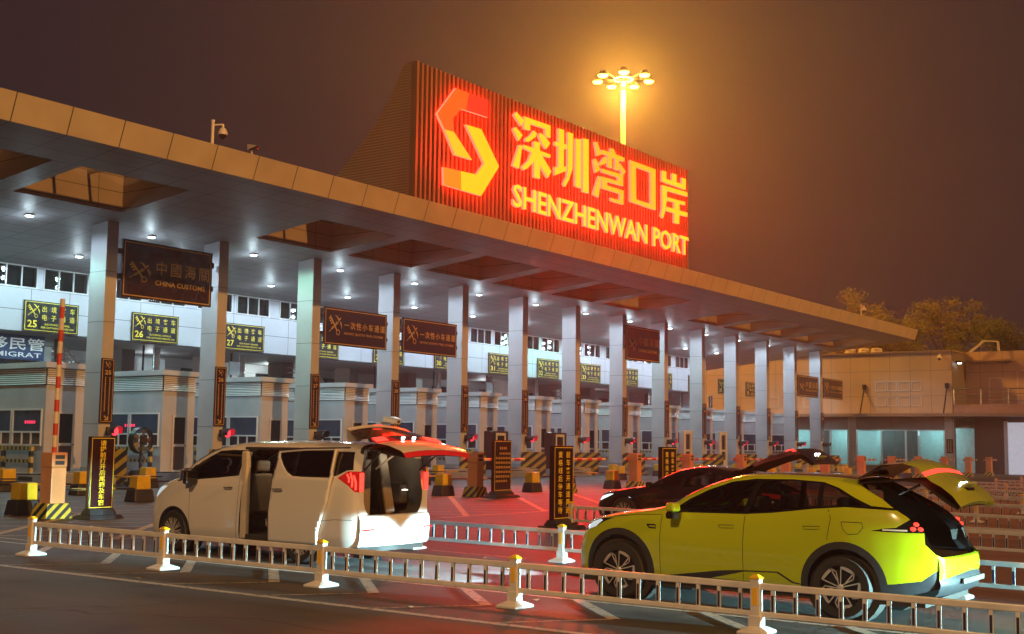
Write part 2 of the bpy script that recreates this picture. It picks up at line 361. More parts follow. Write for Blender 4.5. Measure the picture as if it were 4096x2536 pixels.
struct('hatch_stripes', mb, M['line']); struct('hatch_lines', mt, M['line_thin'])
mb = MB(); mt = MB()
Y0, Y1, XA, XB = 19.55, 26.5, 13.45, 61.5
def clipline(dx, c):           # line x - dx*y = c inside the box
    a = max(Y0, min(Y1, (XA - c) / dx)) if dx else Y0; pts = []
    ya, yb = Y0, Y1
    if dx > 0: ya = max(ya, (XA - c) / dx); yb = min(yb, (XB - c) / dx)
    else: ya = max(ya, (XB - c) / dx); yb = min(yb, (XA - c) / dx)
    return ((c + dx * ya, ya), (c + dx * yb, yb)) if yb - ya > .4 else None
for k in range(-6, 14):
    s = clipline(1.17, 2.72 + 3.62 * k)
    if s: strip(mb, *s, .17, .008)
for k in range(-1, 16):
    s = clipline(-1.08, 37.0 + 3.62 * k - 3.62)
    if s: strip(mt, *s, .08, .006)
    s = clipline(-1.08, 37.0 + 3.62 * k - 1.81)
    if s: strip(mt, *s, .06, .006)
strip(mt, (XA, Y0), (XB, Y0), .10, .010); strip(mt, (XA, Y1), (XB, Y1), .10, .010); strip(mt, (XA, Y0), (XA, Y1), .08, .012)
for yy in (28.5, 31.3, 33.6, 36.2): strip(mt, (12, yy), (60, yy - .9), .07, .006)
struct('yellow_box_stripes', mb, M['line_yellow']); struct('yellow_box_lines', mt, M['line_yellow'])
mb = MB()
for x in (17.53, 23.9, 29.4, 35.1):
    for k in range(5): strip(mb, (x, 14.2 - 5.2 * k), (x, 12.1 - 5.2 * k), .09)
struct('lane_dashes', mb, M['line_thin'])
# litter: dry leaves on the asphalt
lm = mat('dry_leaf', (.25, .12, .05), .7)
rnd = random.Random(3)
for i, (x, y) in enumerate(((11.15, 14.2), (13.1, 8.9), (15.9, 11.3), (17.0, 12.6), (18.4, 13.2), (11.5, 9.6))):
    mb = MB(); a = rnd.uniform(0, 6); pts = [(.075, 0), (.03, .03), (-.05, .035), (-.08, 0), (-.04, -.03), (.03, -.03)]
    mb.prism([(u * math.cos(a) - v * math.sin(a), u * math.sin(a) + v * math.cos(a)) for u, v in pts], lambda u, v, d: (u, v, d + .25 * abs(u)), .009, .013)
    o = mb.build('leaf', lm); o.location = (x, y, gz(x, y))
    tag(o, ('dry leaf on the white line beside the hatching', 'dry leaf at the foot of the nearest rail fence', 'dry leaf lying behind the white van', 'small leaf under the second rail fence', 'curled leaf on the red lit lane beyond the second fence', 'leaf between the hatch stripes')[i], 'leaf', 'dry leaves on the asphalt')

# ================================================================== canopy
SZ = lambda y: 10.65 - .1092 * (y - 41.045)            # underside
TZ = lambda y: max(12.30 - .07 * (y - 33.06), SZ(y) + .9)
XL, XR, YF_, YB = 2.0, 107.13, 33.36, 60.0
canopy = thing('canopy', 'long aluminium clad canopy with sloping soffit over all the inspection lanes', 'canopy', (60, 41, 10.65))
mb = MB(); mb.quad((XL, 33.36, 11.49), (XR, 33.36, 11.49), (XR, 33.06, 12.34), (XL, 33.06, 12.34))
mb.quad((XR, 33.36, 11.49), (XR, YB, SZ(YB)), (XR, YB, TZ(YB)), (XR, 33.06, 12.34))
mb.quad((XL, 33.06, 12.34), (XR, 33.06, 12.34), (XR, 33.3, 12.34), (XL, 33.3, 12.34))
mb.build('fascia', M['fascia'], canopy, world=True)
wells = []
for k in range(-4, 14):
    if k in (1, 8): continue
    x0 = 25.03 + 5.75 * k
    if k >= 2: x0 = 25.15 + 5.75 * k
    wells.append((x0, x0 + 4.68))
yA, yB = 35.8, 39.72
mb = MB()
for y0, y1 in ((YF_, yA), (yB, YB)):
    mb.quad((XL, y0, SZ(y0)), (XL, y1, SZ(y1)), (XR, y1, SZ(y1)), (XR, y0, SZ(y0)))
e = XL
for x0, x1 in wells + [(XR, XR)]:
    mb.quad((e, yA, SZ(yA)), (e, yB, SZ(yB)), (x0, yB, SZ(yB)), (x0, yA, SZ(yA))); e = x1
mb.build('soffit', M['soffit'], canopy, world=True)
mb = MB()
for y0, y1 in ((33.3, yA), (yB, YB)):
    mb.quad((XL, y0, TZ(y0)), (XR, y0, TZ(y0)), (XR, y1, TZ(y1)), (XL, y1, TZ(y1)))
e = XL
for x0, x1 in wells + [(XR, XR)]:
    mb.quad((e, yA, TZ(yA)), (x0, yA, TZ(yA)), (x0, yB, TZ(yB)), (e, yB, TZ(yB))); e = x1
mb.build('roof_deck', M['panel_back'], canopy, world=True)
for x0, x1 in wells:
    mb = MB(); c = [(x0, yA), (x1, yA), (x1, yB), (x0, yB)]
    for i in range(4):
        (a, b), (p, q) = c[i], c[(i + 1) % 4]
        mb.quad((a, b, SZ(b) - .002), (p, q, SZ(q) - .002), (p, q, TZ(q) + .45), (a, b, TZ(b) + .45))  # walls carried up unseen above the deck, added to shade the wells
    o = mb.build('skylight_well', M['well'], canopy, world=True)
    mb = MB()
    for f in (.33, .66): mb.box((x0 + (x1 - x0) * f - .06, yA, TZ(yA) - .12), (x0 + (x1 - x0) * f + .06, yB, TZ(yA)))
    b = mb.build('cross_bar', M['well'], o, loc=None); b.location = -canopy.location
# columns
VS = {}
for i in range(1, 15):
    x = 30.063 + 5.75 * (i - 1)
    c = thing('canopy_column', f'slab shaped canopy column carrying the vertical sign {24 + i}' if i < 7 else 'slab shaped canopy column, %s from the right hand end of the row' % ['last', 'second', 'third', 'fourth', 'fifth', 'sixth', 'seventh', 'eighth'][14 - i], 'column', (x + .26, 41.55, .55), 'canopy columns')
    mb = MB(); mb.box((x, 41.045, .05), (x + .53, 42.045, 10.78)); mb.build('shaft', M['column'], c, world=True)
    mb = MB(); mb.box((x - .02, 41.025, .05), (x + .55, 42.065, .95)); mb.build('base_cladding', M['concrete'], c, world=True)
# ceiling lights
lens = M['lamp_white']
proto = thing('ceiling_light', 'x', 'ceiling light', (0, 0, 0), 'canopy ceiling lights')
mb = MB(); mb.lathe([(.17, .03), (.19, 0), (.19, -.05), (.165, -.06)], n=16); mb.build('trim_ring', M['frame_white'], proto, smooth=True)
mb = MB(); mb.lathe([(.165, -.045), (.13, -.085), (.06, -.10), (0, -.105)], n=16); mb.build('lens', lens, proto, smooth=True)
lamp('downlight', 'SPOT', (0, 0, -.16), 560, (.66, .86, 1), proto, radius=.12, spot=176, aim=(0, 0, -1), blend=.25)
lamp('downlight_glow', 'POINT', (0, 0, -.6), 45, (.70, .90, 1), proto, radius=.12)
first = True
def clight(x, y, lab, col=None, e=None):
    global first
    if first: o = proto; o.location = (x, y, SZ(y)); o['label'] = lab; first = False
    else: o = dup(proto, (x, y, SZ(y)), lab)
    if col:
        for ch in KIDS[o.name]:
            if ch.type == 'LIGHT' and ch.data.type == 'SPOT': ch.data = ch.data.copy(); ch.data.color = col; ch.data.energy = e or 560
    return o
for i in range(14):
    x = 27.25 + 5.72 * i
    n = 25 + i
    clight(x, 42.03, f'round white downlight in the front row of the canopy, left of column {n}' if i < 9 else 'round white downlight in the front row of the canopy, %s from the right' % ['last', 'second', 'third', 'fourth', 'fifth'][13 - i],
           (.45, 1, .72) if i == 2 else None, 800 if i == 2 else None)
for i in range(13):
    x = 27.0 + 5.72 * i
    clight(x, 46.6, f'round white downlight in the back row of the canopy, above lane {25 + i}', (.35, 1, .80) if i in (0, 8) else None, 850 if i in (0, 8) else None)

# ================================================================== inspection hall behind the booths
hall = thing('inspection_hall', 'long two storey inspection hall behind the booths with a row of upper windows', 'building', (60, 52, .25))
YH = 49.41
mb = MB(); mb.box((10, YH, 6.765), (98.5, YH + .25, 8.70)); mb.build('panel_band', M['hall'], hall, world=True)
mb = MB(); mb.box((10, YH + .25, 6.72), (98.5, 57, 6.765)); mb.build('underside', mat('hall_underside', (.28, .27, .28), .6), hall, world=True)
mb = MB(); mb.box((10, YH + .5, 8.7), (98.5, YH + .6, 9.72)); mb.build('window_back', M['dark_gap'], hall, world=True)
mb = MB(); mb.box((10, 57, .1), (98.5, 57.3, 6.72)); mb.build('rear_wall', M['plain_wall'], hall, world=True)
mb = MB(); mb.box((98.3, YH, .1), (98.5, 57, 9.73)); mb.build('end_wall', M['hall'], hall, world=True)
fr = None
gl = glass_mat('hall_glass', (.35, .42, .42), 1.0)
k = 0
x = 13.0
while x < 97:
    for wd in (2.36, 2.36):
        mb = MB(); n = 3; z0, z1 = 8.705, 9.72
        if fr is None:
            for a, b in (((0, 0, 0), (wd, .08, .06)), ((0, 0, z1 - z0 - .06), (wd, .08, z1 - z0))): mb.box(a, b)
            for j in range(n + 1): mb.box((j * (wd - .06) / n, 0.002, .06), (j * (wd - .06) / n + .06, .082, z1 - z0 - .06))
            fr = mb.build('window', M['frame_white'], hall); me1 = fr.data
            mb = MB(); mb.quad((.06, .05, .06), (wd - .06, .05, .06), (wd - .06, .05, z1 - z0 - .06), (.06, .05, z1 - z0 - .06))
            pn = mb.build('pane', gl, fr); me2 = pn.data
            fr.location = Vector((x, YH - .03, z0)) - hall.location
        else:
            o = fr.copy(); COL.objects.link(o); o.location = Vector((x, YH - .03, z0)) - hall.location; KIDS[hall.name].append(o)
            p = pn.copy(); COL.objects.link(p); p.parent = o
        mb = MB(); x += 2.36 + .30
    x += .43
# solid piers between the windows
x = 13.0
while x < 97:
    for wd in (.30, .73): x += 2.36; mb = MB(); mb.box((x, YH + .01, 8.7), (x + wd, YH + .28, 9.735)); mb.build('window_pier', M['hall'], hall, world=True); x += wd
# what shows between the bridge and the booth roofs: lit rooms, piers, dark doors, steel stairs
lit = mat('lit_room_wall', (.60, .66, .68), .6, emit=(.75, .95, 1), estr=.16)
for i in range(13):
    x = 33.2 + 5.75 * i
    mb = MB(); mb.box((x + 1.55, 53.6, .1), (x + 2.35, 54.9, 6.72)); mb.build('pier', mat('brown_pier', (.26, .20, .19), .6) if i == 0 else bpy.data.materials['brown_pier'], hall, world=True)
    mb = MB(); mb.box((x + 2.5, 56.9, .2), (x + 4.2, 57.0, 6.2)); mb.build('dark_door', M['dark_gap'] if i % 3 else M['pane_dark'], hall, world=True)
    if i % 2 == 0:
        mb = MB(); mb.box((x - .6, 56.85, 3.6), (x + 1.2, 56.98, 6.6)); mb.build('lit_room', lit, hall, world=True)
    mb = MB(); mb.tube([(x + .55, 50.6, .3), (x + .55, 50.6, 6.72)], .055); mb.build('conduit_pole', M['black_metal'], hall, world=True)
    mb = MB(); mb.tube([(x + 2.0, 51.4, .3), (x + 2.0, 51.4, 6.72)], .19, 14); mb.build('steel_pillar', M['steel'], hall, world=True, smooth=True)
    if i % 4 == 2 or i == 0:
        mb = MB(); mb.box((x + .25, 50.35, 5.55), (x + .95, 50.5, 6.25)); mb.build('junction_box', mat('grey_box', (.35, .35, .36), .5) if i == 0 else bpy.data.materials['grey_box'], hall, world=True, bevel=.01)
for j, x in enumerate((36.4, 53.5, 82.0)):
    s = thing('stair', ('steel stair with tube rails under the hall behind lane 26', 'steel stair with tube rails under the hall behind the trial scheme signs', 'distant steel stair rails under the hall near lane 34')[j], 'stair', (x, 53.2, .3), 'steel stairs under the hall')
    mb = MB(); n = 12
    for q in range(n): mb.box((x + q * .28, 52.6, 6.3 - q * .26), (x + q * .28 + .3, 53.6, 6.34 - q * .26))
    mb.build('steps', M['steel'], s, world=True)
    for yy in (52.6, 53.6):
        for h in (.35, .65, .95):
            mb = MB(); mb.tube([(x - 1.2, yy, 6.3 + h - .8), (x, yy, 6.3 + h - .8), (x + 3.4, yy, 3.2 + h - .8)], .035, 6); mb.build('handrail', M['steel'], s, world=True)
    for q in range(-1, 5):
        mb = MB(); xx = x + q * .8; zz = 6.3 - max(0, q) * .73; mb.tube([(xx, 52.6, zz - .9), (xx, 52.6, zz + .15)], .035, 6); mb.build('baluster', M['steel'], s, world=True)
lamp('stair_lamp', 'POINT', (35.6, 55.6, 6.2), 120, (.6, 1, .95), radius=.12); lamp('stair_lamp', 'POINT', (52.8, 55.6, 6.2), 100, (.8, 1, .95), radius=.12)
for q in range(4): lamp('underhall_lamp', 'POINT', (43 + q * 15, 54.5, 6.1), 70, (.85, .95, 1), radius=.2)
for j, (x, z) in enumerate(((35.6, 6.5), (52.8, 6.5))):
    mb = MB(); mb.lathe([(0, -.16), (.14, -.10), (.17, 0), (.12, .12)], (x, 55.2, z), 14); o = mb.build('wall_light', lens, None)
    tag(o, ('bright bulkhead light over the stair behind lane 26', 'bright bulkhead light over the stair behind lane 28')[j], 'wall light', 'stair lights')
# banner
bn = thing('banner', 'navy blue immigration banner with white lettering hanging under the hall at the left edge', 'banner', (31.4, 50, 5.53))
P = lambda u, v, d: (u, 50 - d, v)
mb = MB(); mb.prism([(27.6, 5.53), (33.51, 5.54), (33.53, 6.66), (27.6, 6.62)], P, 0, .02); mb.build('cloth', M['banner'], bn, world=True)
mb = MB(); text(mb, '中国移民管', 29.0, 5.97, 33.5, 6.53, P, .03, .012); text(mb, 'CHINA  IMMIGRAT', 28.0, 5.66, 33.36, 5.88, P, .03, .01); mb.build('lettering', M['white_letters'], bn, world=True)

# ================================================================== signs under the canopy and on the hall
def board(name, label, cat, group, x0, z0, x1, z1, y, m, th=.10):
    t = thing(name, label, cat, ((x0 + x1) / 2, y, z0), group)
    mb = MB(); mb.box((x0, y, z0), (x1, y + th, z1)); mb.build('panel', m, t, world=True)
    return t, (lambda u, v, d: (u, y - d, v))
for n in range(25, 39):
    x = 31.96 + 5.80 * (n - 25)
    t, P = board('lane_sign', f'navy lane sign numbered {n} in gold on the hall front', 'lane sign', 'numbered lane signs on the hall front', x, 6.80, x + 2.80, 8.18, YH - .10, M['sign_navy'], .07)
    mb = MB(); frame2d(mb, x + .06, 6.86, x + 2.74, 8.12, .028, P, .004); mb.build('border', M['gold_bright'], t, world=True)
    mb = MB(); emblem(mb, x + .18, 7.42, .60, P, .005); mb.build('emblem', M['gold_bright'], t, world=True)
    mb = MB()
    for j, ch in enumerate('出境客车'): hanzi(mb, ch, x + 1.02 + j * .48, 7.84, .29, P, .005, .006)
    for j, ch in enumerate('电子通道'): hanzi(mb, ch, x + 1.02 + j * .48, 7.46, .29, P, .005, .006)
    text(mb, 'ELECTRONIC CHANNEL', x + 1.06, 7.12, x + 2.36, 7.20, P, .005, .012); text(mb, 'FOR OUTWARD PRIVATE CAR', x + .88, 6.97, x + 2.58, 7.05, P, .005, .012)
    text(mb, str(n), x + .18, 6.98, x + .66, 7.30, P, .005, .02); mb.build('lettering', M['gold_bright'], t, world=True)
def customs(x0, z0, x1, z1, label):
    t, P = board('customs_sign', label, 'customs sign', 'hanging customs signs', x0, z0, x1, z1, 40.95, M['sign_maroon']); W, H = x1 - x0, z1 - z0
    f = lambda a, b: (x0 + a * W, z0 + b * H)
    mb = MB(); frame2d(mb, x0 + .10, z0 + .10, x1 - .10, z1 - .10, .04, P, .004); mb.build('border', M['gold'], t, world=True)
    mb = MB(); emblem(mb, *f(.08, .30), .22 * W, P, .005, .80 * H / W * 1.9); mb.build('emblem', M['gold'], t, world=True)
    mb = MB()
    for j, ch in enumerate('中國海關'): hanzi(mb, ch, *f(.42 + j * .162, .58), .135 * W, P, .005, .0)
    text(mb, 'CHINA CUSTOMS', *f(.355, .27), *f(.92, .36), P, .005, .012); mb.build('lettering', M['gold'], t, world=True)
    for xx in (x0 - .13, x1):
        for zz in (z0 + .35 * H, z0 + .78 * H):
            mb = MB(); mb.box((xx, 41.0, zz - .11), (xx + .14, 41.3, zz + .11)); mb.build('bracket', M['black_metal'], t, world=True)
    return t
def trial(x0, z0, x1, z1, label):
    t, P = board('trial_scheme_sign', label, 'lane scheme sign', 'hanging trial scheme signs', x0, z0, x1, z1, 40.95, M['sign_maroon']); W, H = x1 - x0, z1 - z0
    f = lambda a, b: (x0 + a * W, z0 + b * H)
    mb = MB(); frame2d(mb, x0 + .08, z0 + .08, x1 - .08, z1 - .08, .035, P, .004); mb.build('border', M['gold'], t, world=True)
    mb = MB(); emblem(mb, *f(.07, .28), .20 * W, P, .005, 1.05); mb.build('emblem', M['gold'], t, world=True)
    mb = MB()
    for j, ch in enumerate('一次性小车通道'): hanzi(mb, ch, *f(.345 + j * .097, .57), .085 * W, P, .005, .012)
    text(mb, 'ADHOC QUOTA TRIAL SCHEME', *f(.30, .30), *f(.94, .375), P, .005, .01); mb.build('lettering', M['gold'], t, world=True)
    for xx in (x0 - .12, x1):
        for zz in (z0 + .3 * H, z0 + .75 * H):
            mb = MB(); mb.box((xx, 41.0, zz - .08), (xx + .13, 41.3, zz + .08)); mb.build('bracket', M['black_metal'], t, world=True)
customs(30.76, 7.70, 35.36, 10.03, 'large maroon customs sign hanging between the first two canopy columns')
trial(42.29, 6.65, 46.75, 8.43, 'maroon trial scheme sign hanging left of the column with sign 28')
trial(48.00, 6.65, 52.46, 8.43, 'maroon trial scheme sign hanging right of the column with sign 28')
customs(70.62, 7.72, 75.2, 10.0, 'maroon customs sign hanging below the far end of the glowing port sign')
customs(99.6, 6.43, 104.15, 8.25, 'small looking maroon customs sign left of the last canopy column')
trial(105.4, 6.47, 110.05, 8.27, 'maroon scheme sign hanging right of the last canopy column')
# vertical signs on the columns and the traffic lights under them
rnd = random.Random(5)
for i in range(1, 15):
    x = 30.033 + 5.75 * (i - 1)
    t, P = board('column_sign', f'narrow maroon column sign with gold number {24 + i} and arrow', 'column sign', 'vertical signs on the canopy columns', x, 2.68, x + .60, 5.20, 40.97, M['sign_maroon'], .06)
    mb = MB(); frame2d(mb, x + .05, 2.73, x + .55, 5.15, .022, P, .004); mb.build('border', M['gold'], t, world=True)
    mb = MB(); emblem(mb, x + .17, 4.82, .26, P, .005); mb.build('emblem', M['gold'], t, world=True)
    mb = MB(); text(mb, str(24 + i), x + .16, 4.56, x + .45, 4.74, P, .005, .02)
    if i < 10:
        marks(mb, x + .16, 4.48, x + .24, 3.12, 17, P, .005, rnd); marks(mb, x + .36, 4.48, x + .44, 2.98, 19, P, .005, rnd)
    mb.stroke([(x + .22, 2.94), (x + .36, 2.82)], .045, P, .005); mb.stroke([(x + .38, 2.93), (x + .385, 2.80), (x + .24, 2.80)], .045, P, .006)
    mb.build('lettering', M['gold'], t, world=True)
proto_tl = thing('traffic_light', 'x', 'traffic light', (0, 0, 0), 'lane traffic lights under the column signs')
mb = MB(); mb.box((-.10, .05, -.16), (.10, .50, .16)); mb.build('bracket', M['black_metal'], proto_tl, bevel=.02)
mb = MB(); mb.lathe([(.10, .30), (.17, .22), (.20, .05), (.20, -.02)], n=18, axis='y'); mb.build('housing', M['black_metal'], proto_tl, smooth=True)
mb = MB(); mb.lathe([(.175, -.021), (.14, -.05), (0, -.06)], n=18, axis='y'); LENS = mb.build('lens', M['red_on'], proto_tl, smooth=True)
mb = MB(); vs = []; N = 14
for q in range(N + 1):
    a = math.pi * (-.15 + 1.30 * q / N); r0, r1 = .20, .205
    for r, y in ((r0, -.02), (r0, -.34 + .10 * (1 - math.sin(max(0, min(math.pi, a))))), (r1 + .008, -.34 + .10 * (1 - math.sin(max(0, min(math.pi, a))))), (r1 + .008, -.02)): vs.append((r * math.cos(a), y, r * math.sin(a)))
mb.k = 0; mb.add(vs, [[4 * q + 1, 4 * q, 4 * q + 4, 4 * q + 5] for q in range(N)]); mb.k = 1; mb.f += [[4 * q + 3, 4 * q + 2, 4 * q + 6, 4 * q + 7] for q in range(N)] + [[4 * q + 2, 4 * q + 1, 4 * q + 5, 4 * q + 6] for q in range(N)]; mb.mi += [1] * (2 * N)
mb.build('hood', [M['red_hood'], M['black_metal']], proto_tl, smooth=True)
for i in range(1, 15):
    x = 30.50 + 5.75 * (i - 1); off = i in (3, 14)
    lab = f'{"dark unlit" if off else "red"} hooded traffic light below column sign {24 + i}'
    if i == 1: o = proto_tl; o.location = (x, 40.62, 2.36); o['label'] = lab
    else: o = dup(proto_tl, (x, 40.62, 2.36), lab)
    if off:
        for ch in KIDS[o.name]:
            if ch.data.name.startswith('lens') or ch.data.name.startswith('hood'): ch.data = ch.data.copy(); ch.data.materials[0] = M['black_metal']
# ================================================================== islands, booths, chevron noses, guard rails
def make_booth(label, loc):
    b = thing('inspection_booth', label, 'booth', loc, 'inspection booths')
    D = 8.4
    mb = MB(); mb.box((0, 0, .12), (1.77, D, 4.30)); mb.build('wall', M['booth'], b)
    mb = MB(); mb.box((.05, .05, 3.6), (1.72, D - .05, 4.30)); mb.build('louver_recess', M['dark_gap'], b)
    mb = MB(); mb.box((-.16, -.16, 4.30), (1.95, D + .16, 4.52)); mb.build('roof', M['booth_roof'], b)
    for side in (0, 1):
        mb = MB(); n = 8
        for q in range(n):
            z = 3.64 + q * .080
            if side == 0: mb.add([(-.06, 0, z), (-.06, D, z), (-.03, D, z + .052), (-.03, 0, z + .052), (0, 0, z + .06), (0, D, z + .06)], [[0, 1, 2, 3], [3, 2, 5, 4]])
            else: mb.add([(0, -.06, z), (1.77, -.06, z), (1.77, -.03, z + .052), (0, -.03, z + .052), (0, 0, z + .06), (1.77, 0, z + .06)], [[0, 1, 2, 3], [3, 2, 5, 4]])
        mb.build('louver_panel', M['louver'], b)
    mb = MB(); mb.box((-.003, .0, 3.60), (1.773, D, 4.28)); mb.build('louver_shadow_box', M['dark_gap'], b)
    for k in range(4):
        y0 = .22 + k * 2.06; y1 = y0 + 1.86
        mb = MB()
        for a, c in (((-.05, y0, 2.60), (.01, y1, 2.67)), ((-.05, y0, 1.70), (.01, y1, 1.77)), ((-.05, y0, 1.18), (.01, y1, 1.25)), ((-.052, y0 - .06, 1.18), (.012, y0, 2.67)), ((-.052, y1, 1.18), (.012, y1 + .06, 2.67))): mb.box(a, c)
        for q in (1, 2): mb.box((-.048, y0 + q * 1.86 / 3 - .04, 1.25), (.008, y0 + q * 1.86 / 3 + .04, 1.70))
        wf = mb.build('window', M['frame_white'], b)
        mb = MB(); mb.box((-.020, y0, 1.77), (-.004, y1, 2.60)); mb.build('upper_pane', M['pane_blue'], wf)
        for q in range(3):
            mb = MB(); mb.box((-.020, y0 + q * .62 + .05, 1.25), (-.004, y0 + q * .62 + .57, 1.70)); mb.build('lower_pane', M['pane_dark'], wf)
    mb = MB()
    for a, c in (((.55, -.06, .12), (.63, .01, 2.56)), ((1.25, -.06, .12), (1.33, .01, 2.56)), ((.63, -.058, 2.48), (1.25, .012, 2.56)), ((.63, -.058, 1.20), (1.25, .012, 1.31)), ((.63, -.058, .12), (1.25, .012, .18))): mb.box(a, c)
    d = mb.build('door', M['door_frame'], b)
    mb = MB(); mb.box((.63, -.03, 1.31), (1.25, -.004, 2.48)); mb.build('upper_pane', M['pane_dark'], d)
    mb = MB(); mb.box((.63, -.03, .18), (1.25, -.004, 1.20)); mb.build('lower_panel', mat('door_panel', (.08, .04, .035), .4) if 'door_panel' not in bpy.data.materials else bpy.data.materials['door_panel'], d)
    mb = MB(); mb.box((1.17, -.10, 1.23), (1.31, -.07, 1.27)); mb.build('handle', M['steel'], d)
    return b
booth = make_booth('inspection booth beside the column with sign 25, at the left edge', (29.42, 43.6, .56))
for i in range(1, 14):
    lab = f'inspection booth beside the column with sign {25 + i}' if i < 10 else 'inspection booth beside the %s canopy column' % {10: 'fourth last', 11: 'third last', 12: 'second last', 13: 'last'}[i]
    dup(booth, (29.42 + 5.75 * i, 43.6, .56), lab)
def make_island(label, loc):
    t = thing('traffic_island', label, 'traffic island', loc, 'traffic islands under the booths')
    mb = MB(); mb.prism([(-.55, 0), (.15, -1.35), (.85, -1.35), (2.1, 0), (2.1, 13), (-.55, 13)], lambda u, v, d: (u, v, d), -.6, .42); mb.build('kerb_block', M['concrete'], t, bevel=.03)
    for y in (2.2, 5.2): mb = MB(); mb.box((-.558, y, .12), (-.54, y + .95, .28)); mb.build('vent_grille', M['dark_gap'], t)
    return t
def make_nose(label, loc):
    t = thing('crash_nose', label, 'crash barrier', loc, 'striped crash noses')
    z = 1.32
    for nm, m, q in (('left_face', M['chevron_l'], [(-.58, .9), (0, -.45)]), ('right_face', M['chevron_r'], [(0, -.45), (.58, .9)])):
        mb = MB(); (a, b), (c, d) = q
        mb.add([(a, b, 0), (c, d, 0), (c, d, z), (a, b, z), (a * .9, b, 0), (c, d + .1, 0), (c, d + .1, z), (a * .9, b, z)], [[0, 1, 2, 3], [3, 2, 6, 7], [0, 3, 7, 4]]); mb.build(nm, m, t)
    mb = MB(); mb.prism([(-.57, .9), (0, -.42), (.57, .9)], lambda u, v, d: (u, v, d), z - .05, z + .003); mb.build('top', M['rubber'], t)
    return t
def make_rail(label, loc):
    t = thing('striped_guard_rail', label, 'guard rail', loc, 'striped guard rails along the booths')
    for z in (.92, .42): mb = MB(); mb.box((-.06, 0, z), (.06, 7.0, z + .13)); mb.build('rail', M['rail_stripe'], t)
    for y in (.02, 1.9, 3.8, 5.7): mb = MB(); mb.box((-.065, y, 0), (.065, y + .16, 1.06)); mb.build('post', M['post_stripe'], t)
    return t
isl = make_island('concrete traffic island at the left edge of the picture', (29.42, 41.2, .26)); nose = make_nose('yellow and black chevron crash nose in front of column sign 25', (30.25, 39.9, .35)); rl = make_rail('yellow and black guard rail along the leftmost booth', (29.02, 43.7, .66))
for i in range(1, 14):
    x = 5.75 * i; zz = gz(30 + x, 41) - gz(30, 41)
    o = 'sign %d' % (25 + i)
    dup(isl, (29.42 + x, 41.2, .26), f'concrete traffic island carrying the column with {o}')
    dup(nose, (30.25 + x, 39.9, .35 + zz), f'yellow and black chevron crash nose in front of column {o}')
    dup(rl, (29.02 + x, 43.7, .66), f'yellow and black guard rail along the booth at {o}')
for x, lab in ((24.2, 'red LED text glowing in the window of the booth at sign 25'),):
    pass
for j, (x, y, z) in enumerate(((29.39, 44.9, 2.62), (35.14, 46.1, 2.60))):
    mb = MB(); Pm = lambda u, v, d: (x - .02 - d, y - u, z + v); marks(mb, 0, 0, .75, .14, 5, Pm, 0, rnd)
    o = mb.build('led_display', M['led_red']); tag(o, ('pink red LED message behind the window of the leftmost booth', 'pink red LED message behind the window of the booth at sign 26')[j], 'led display', 'booth LED messages')
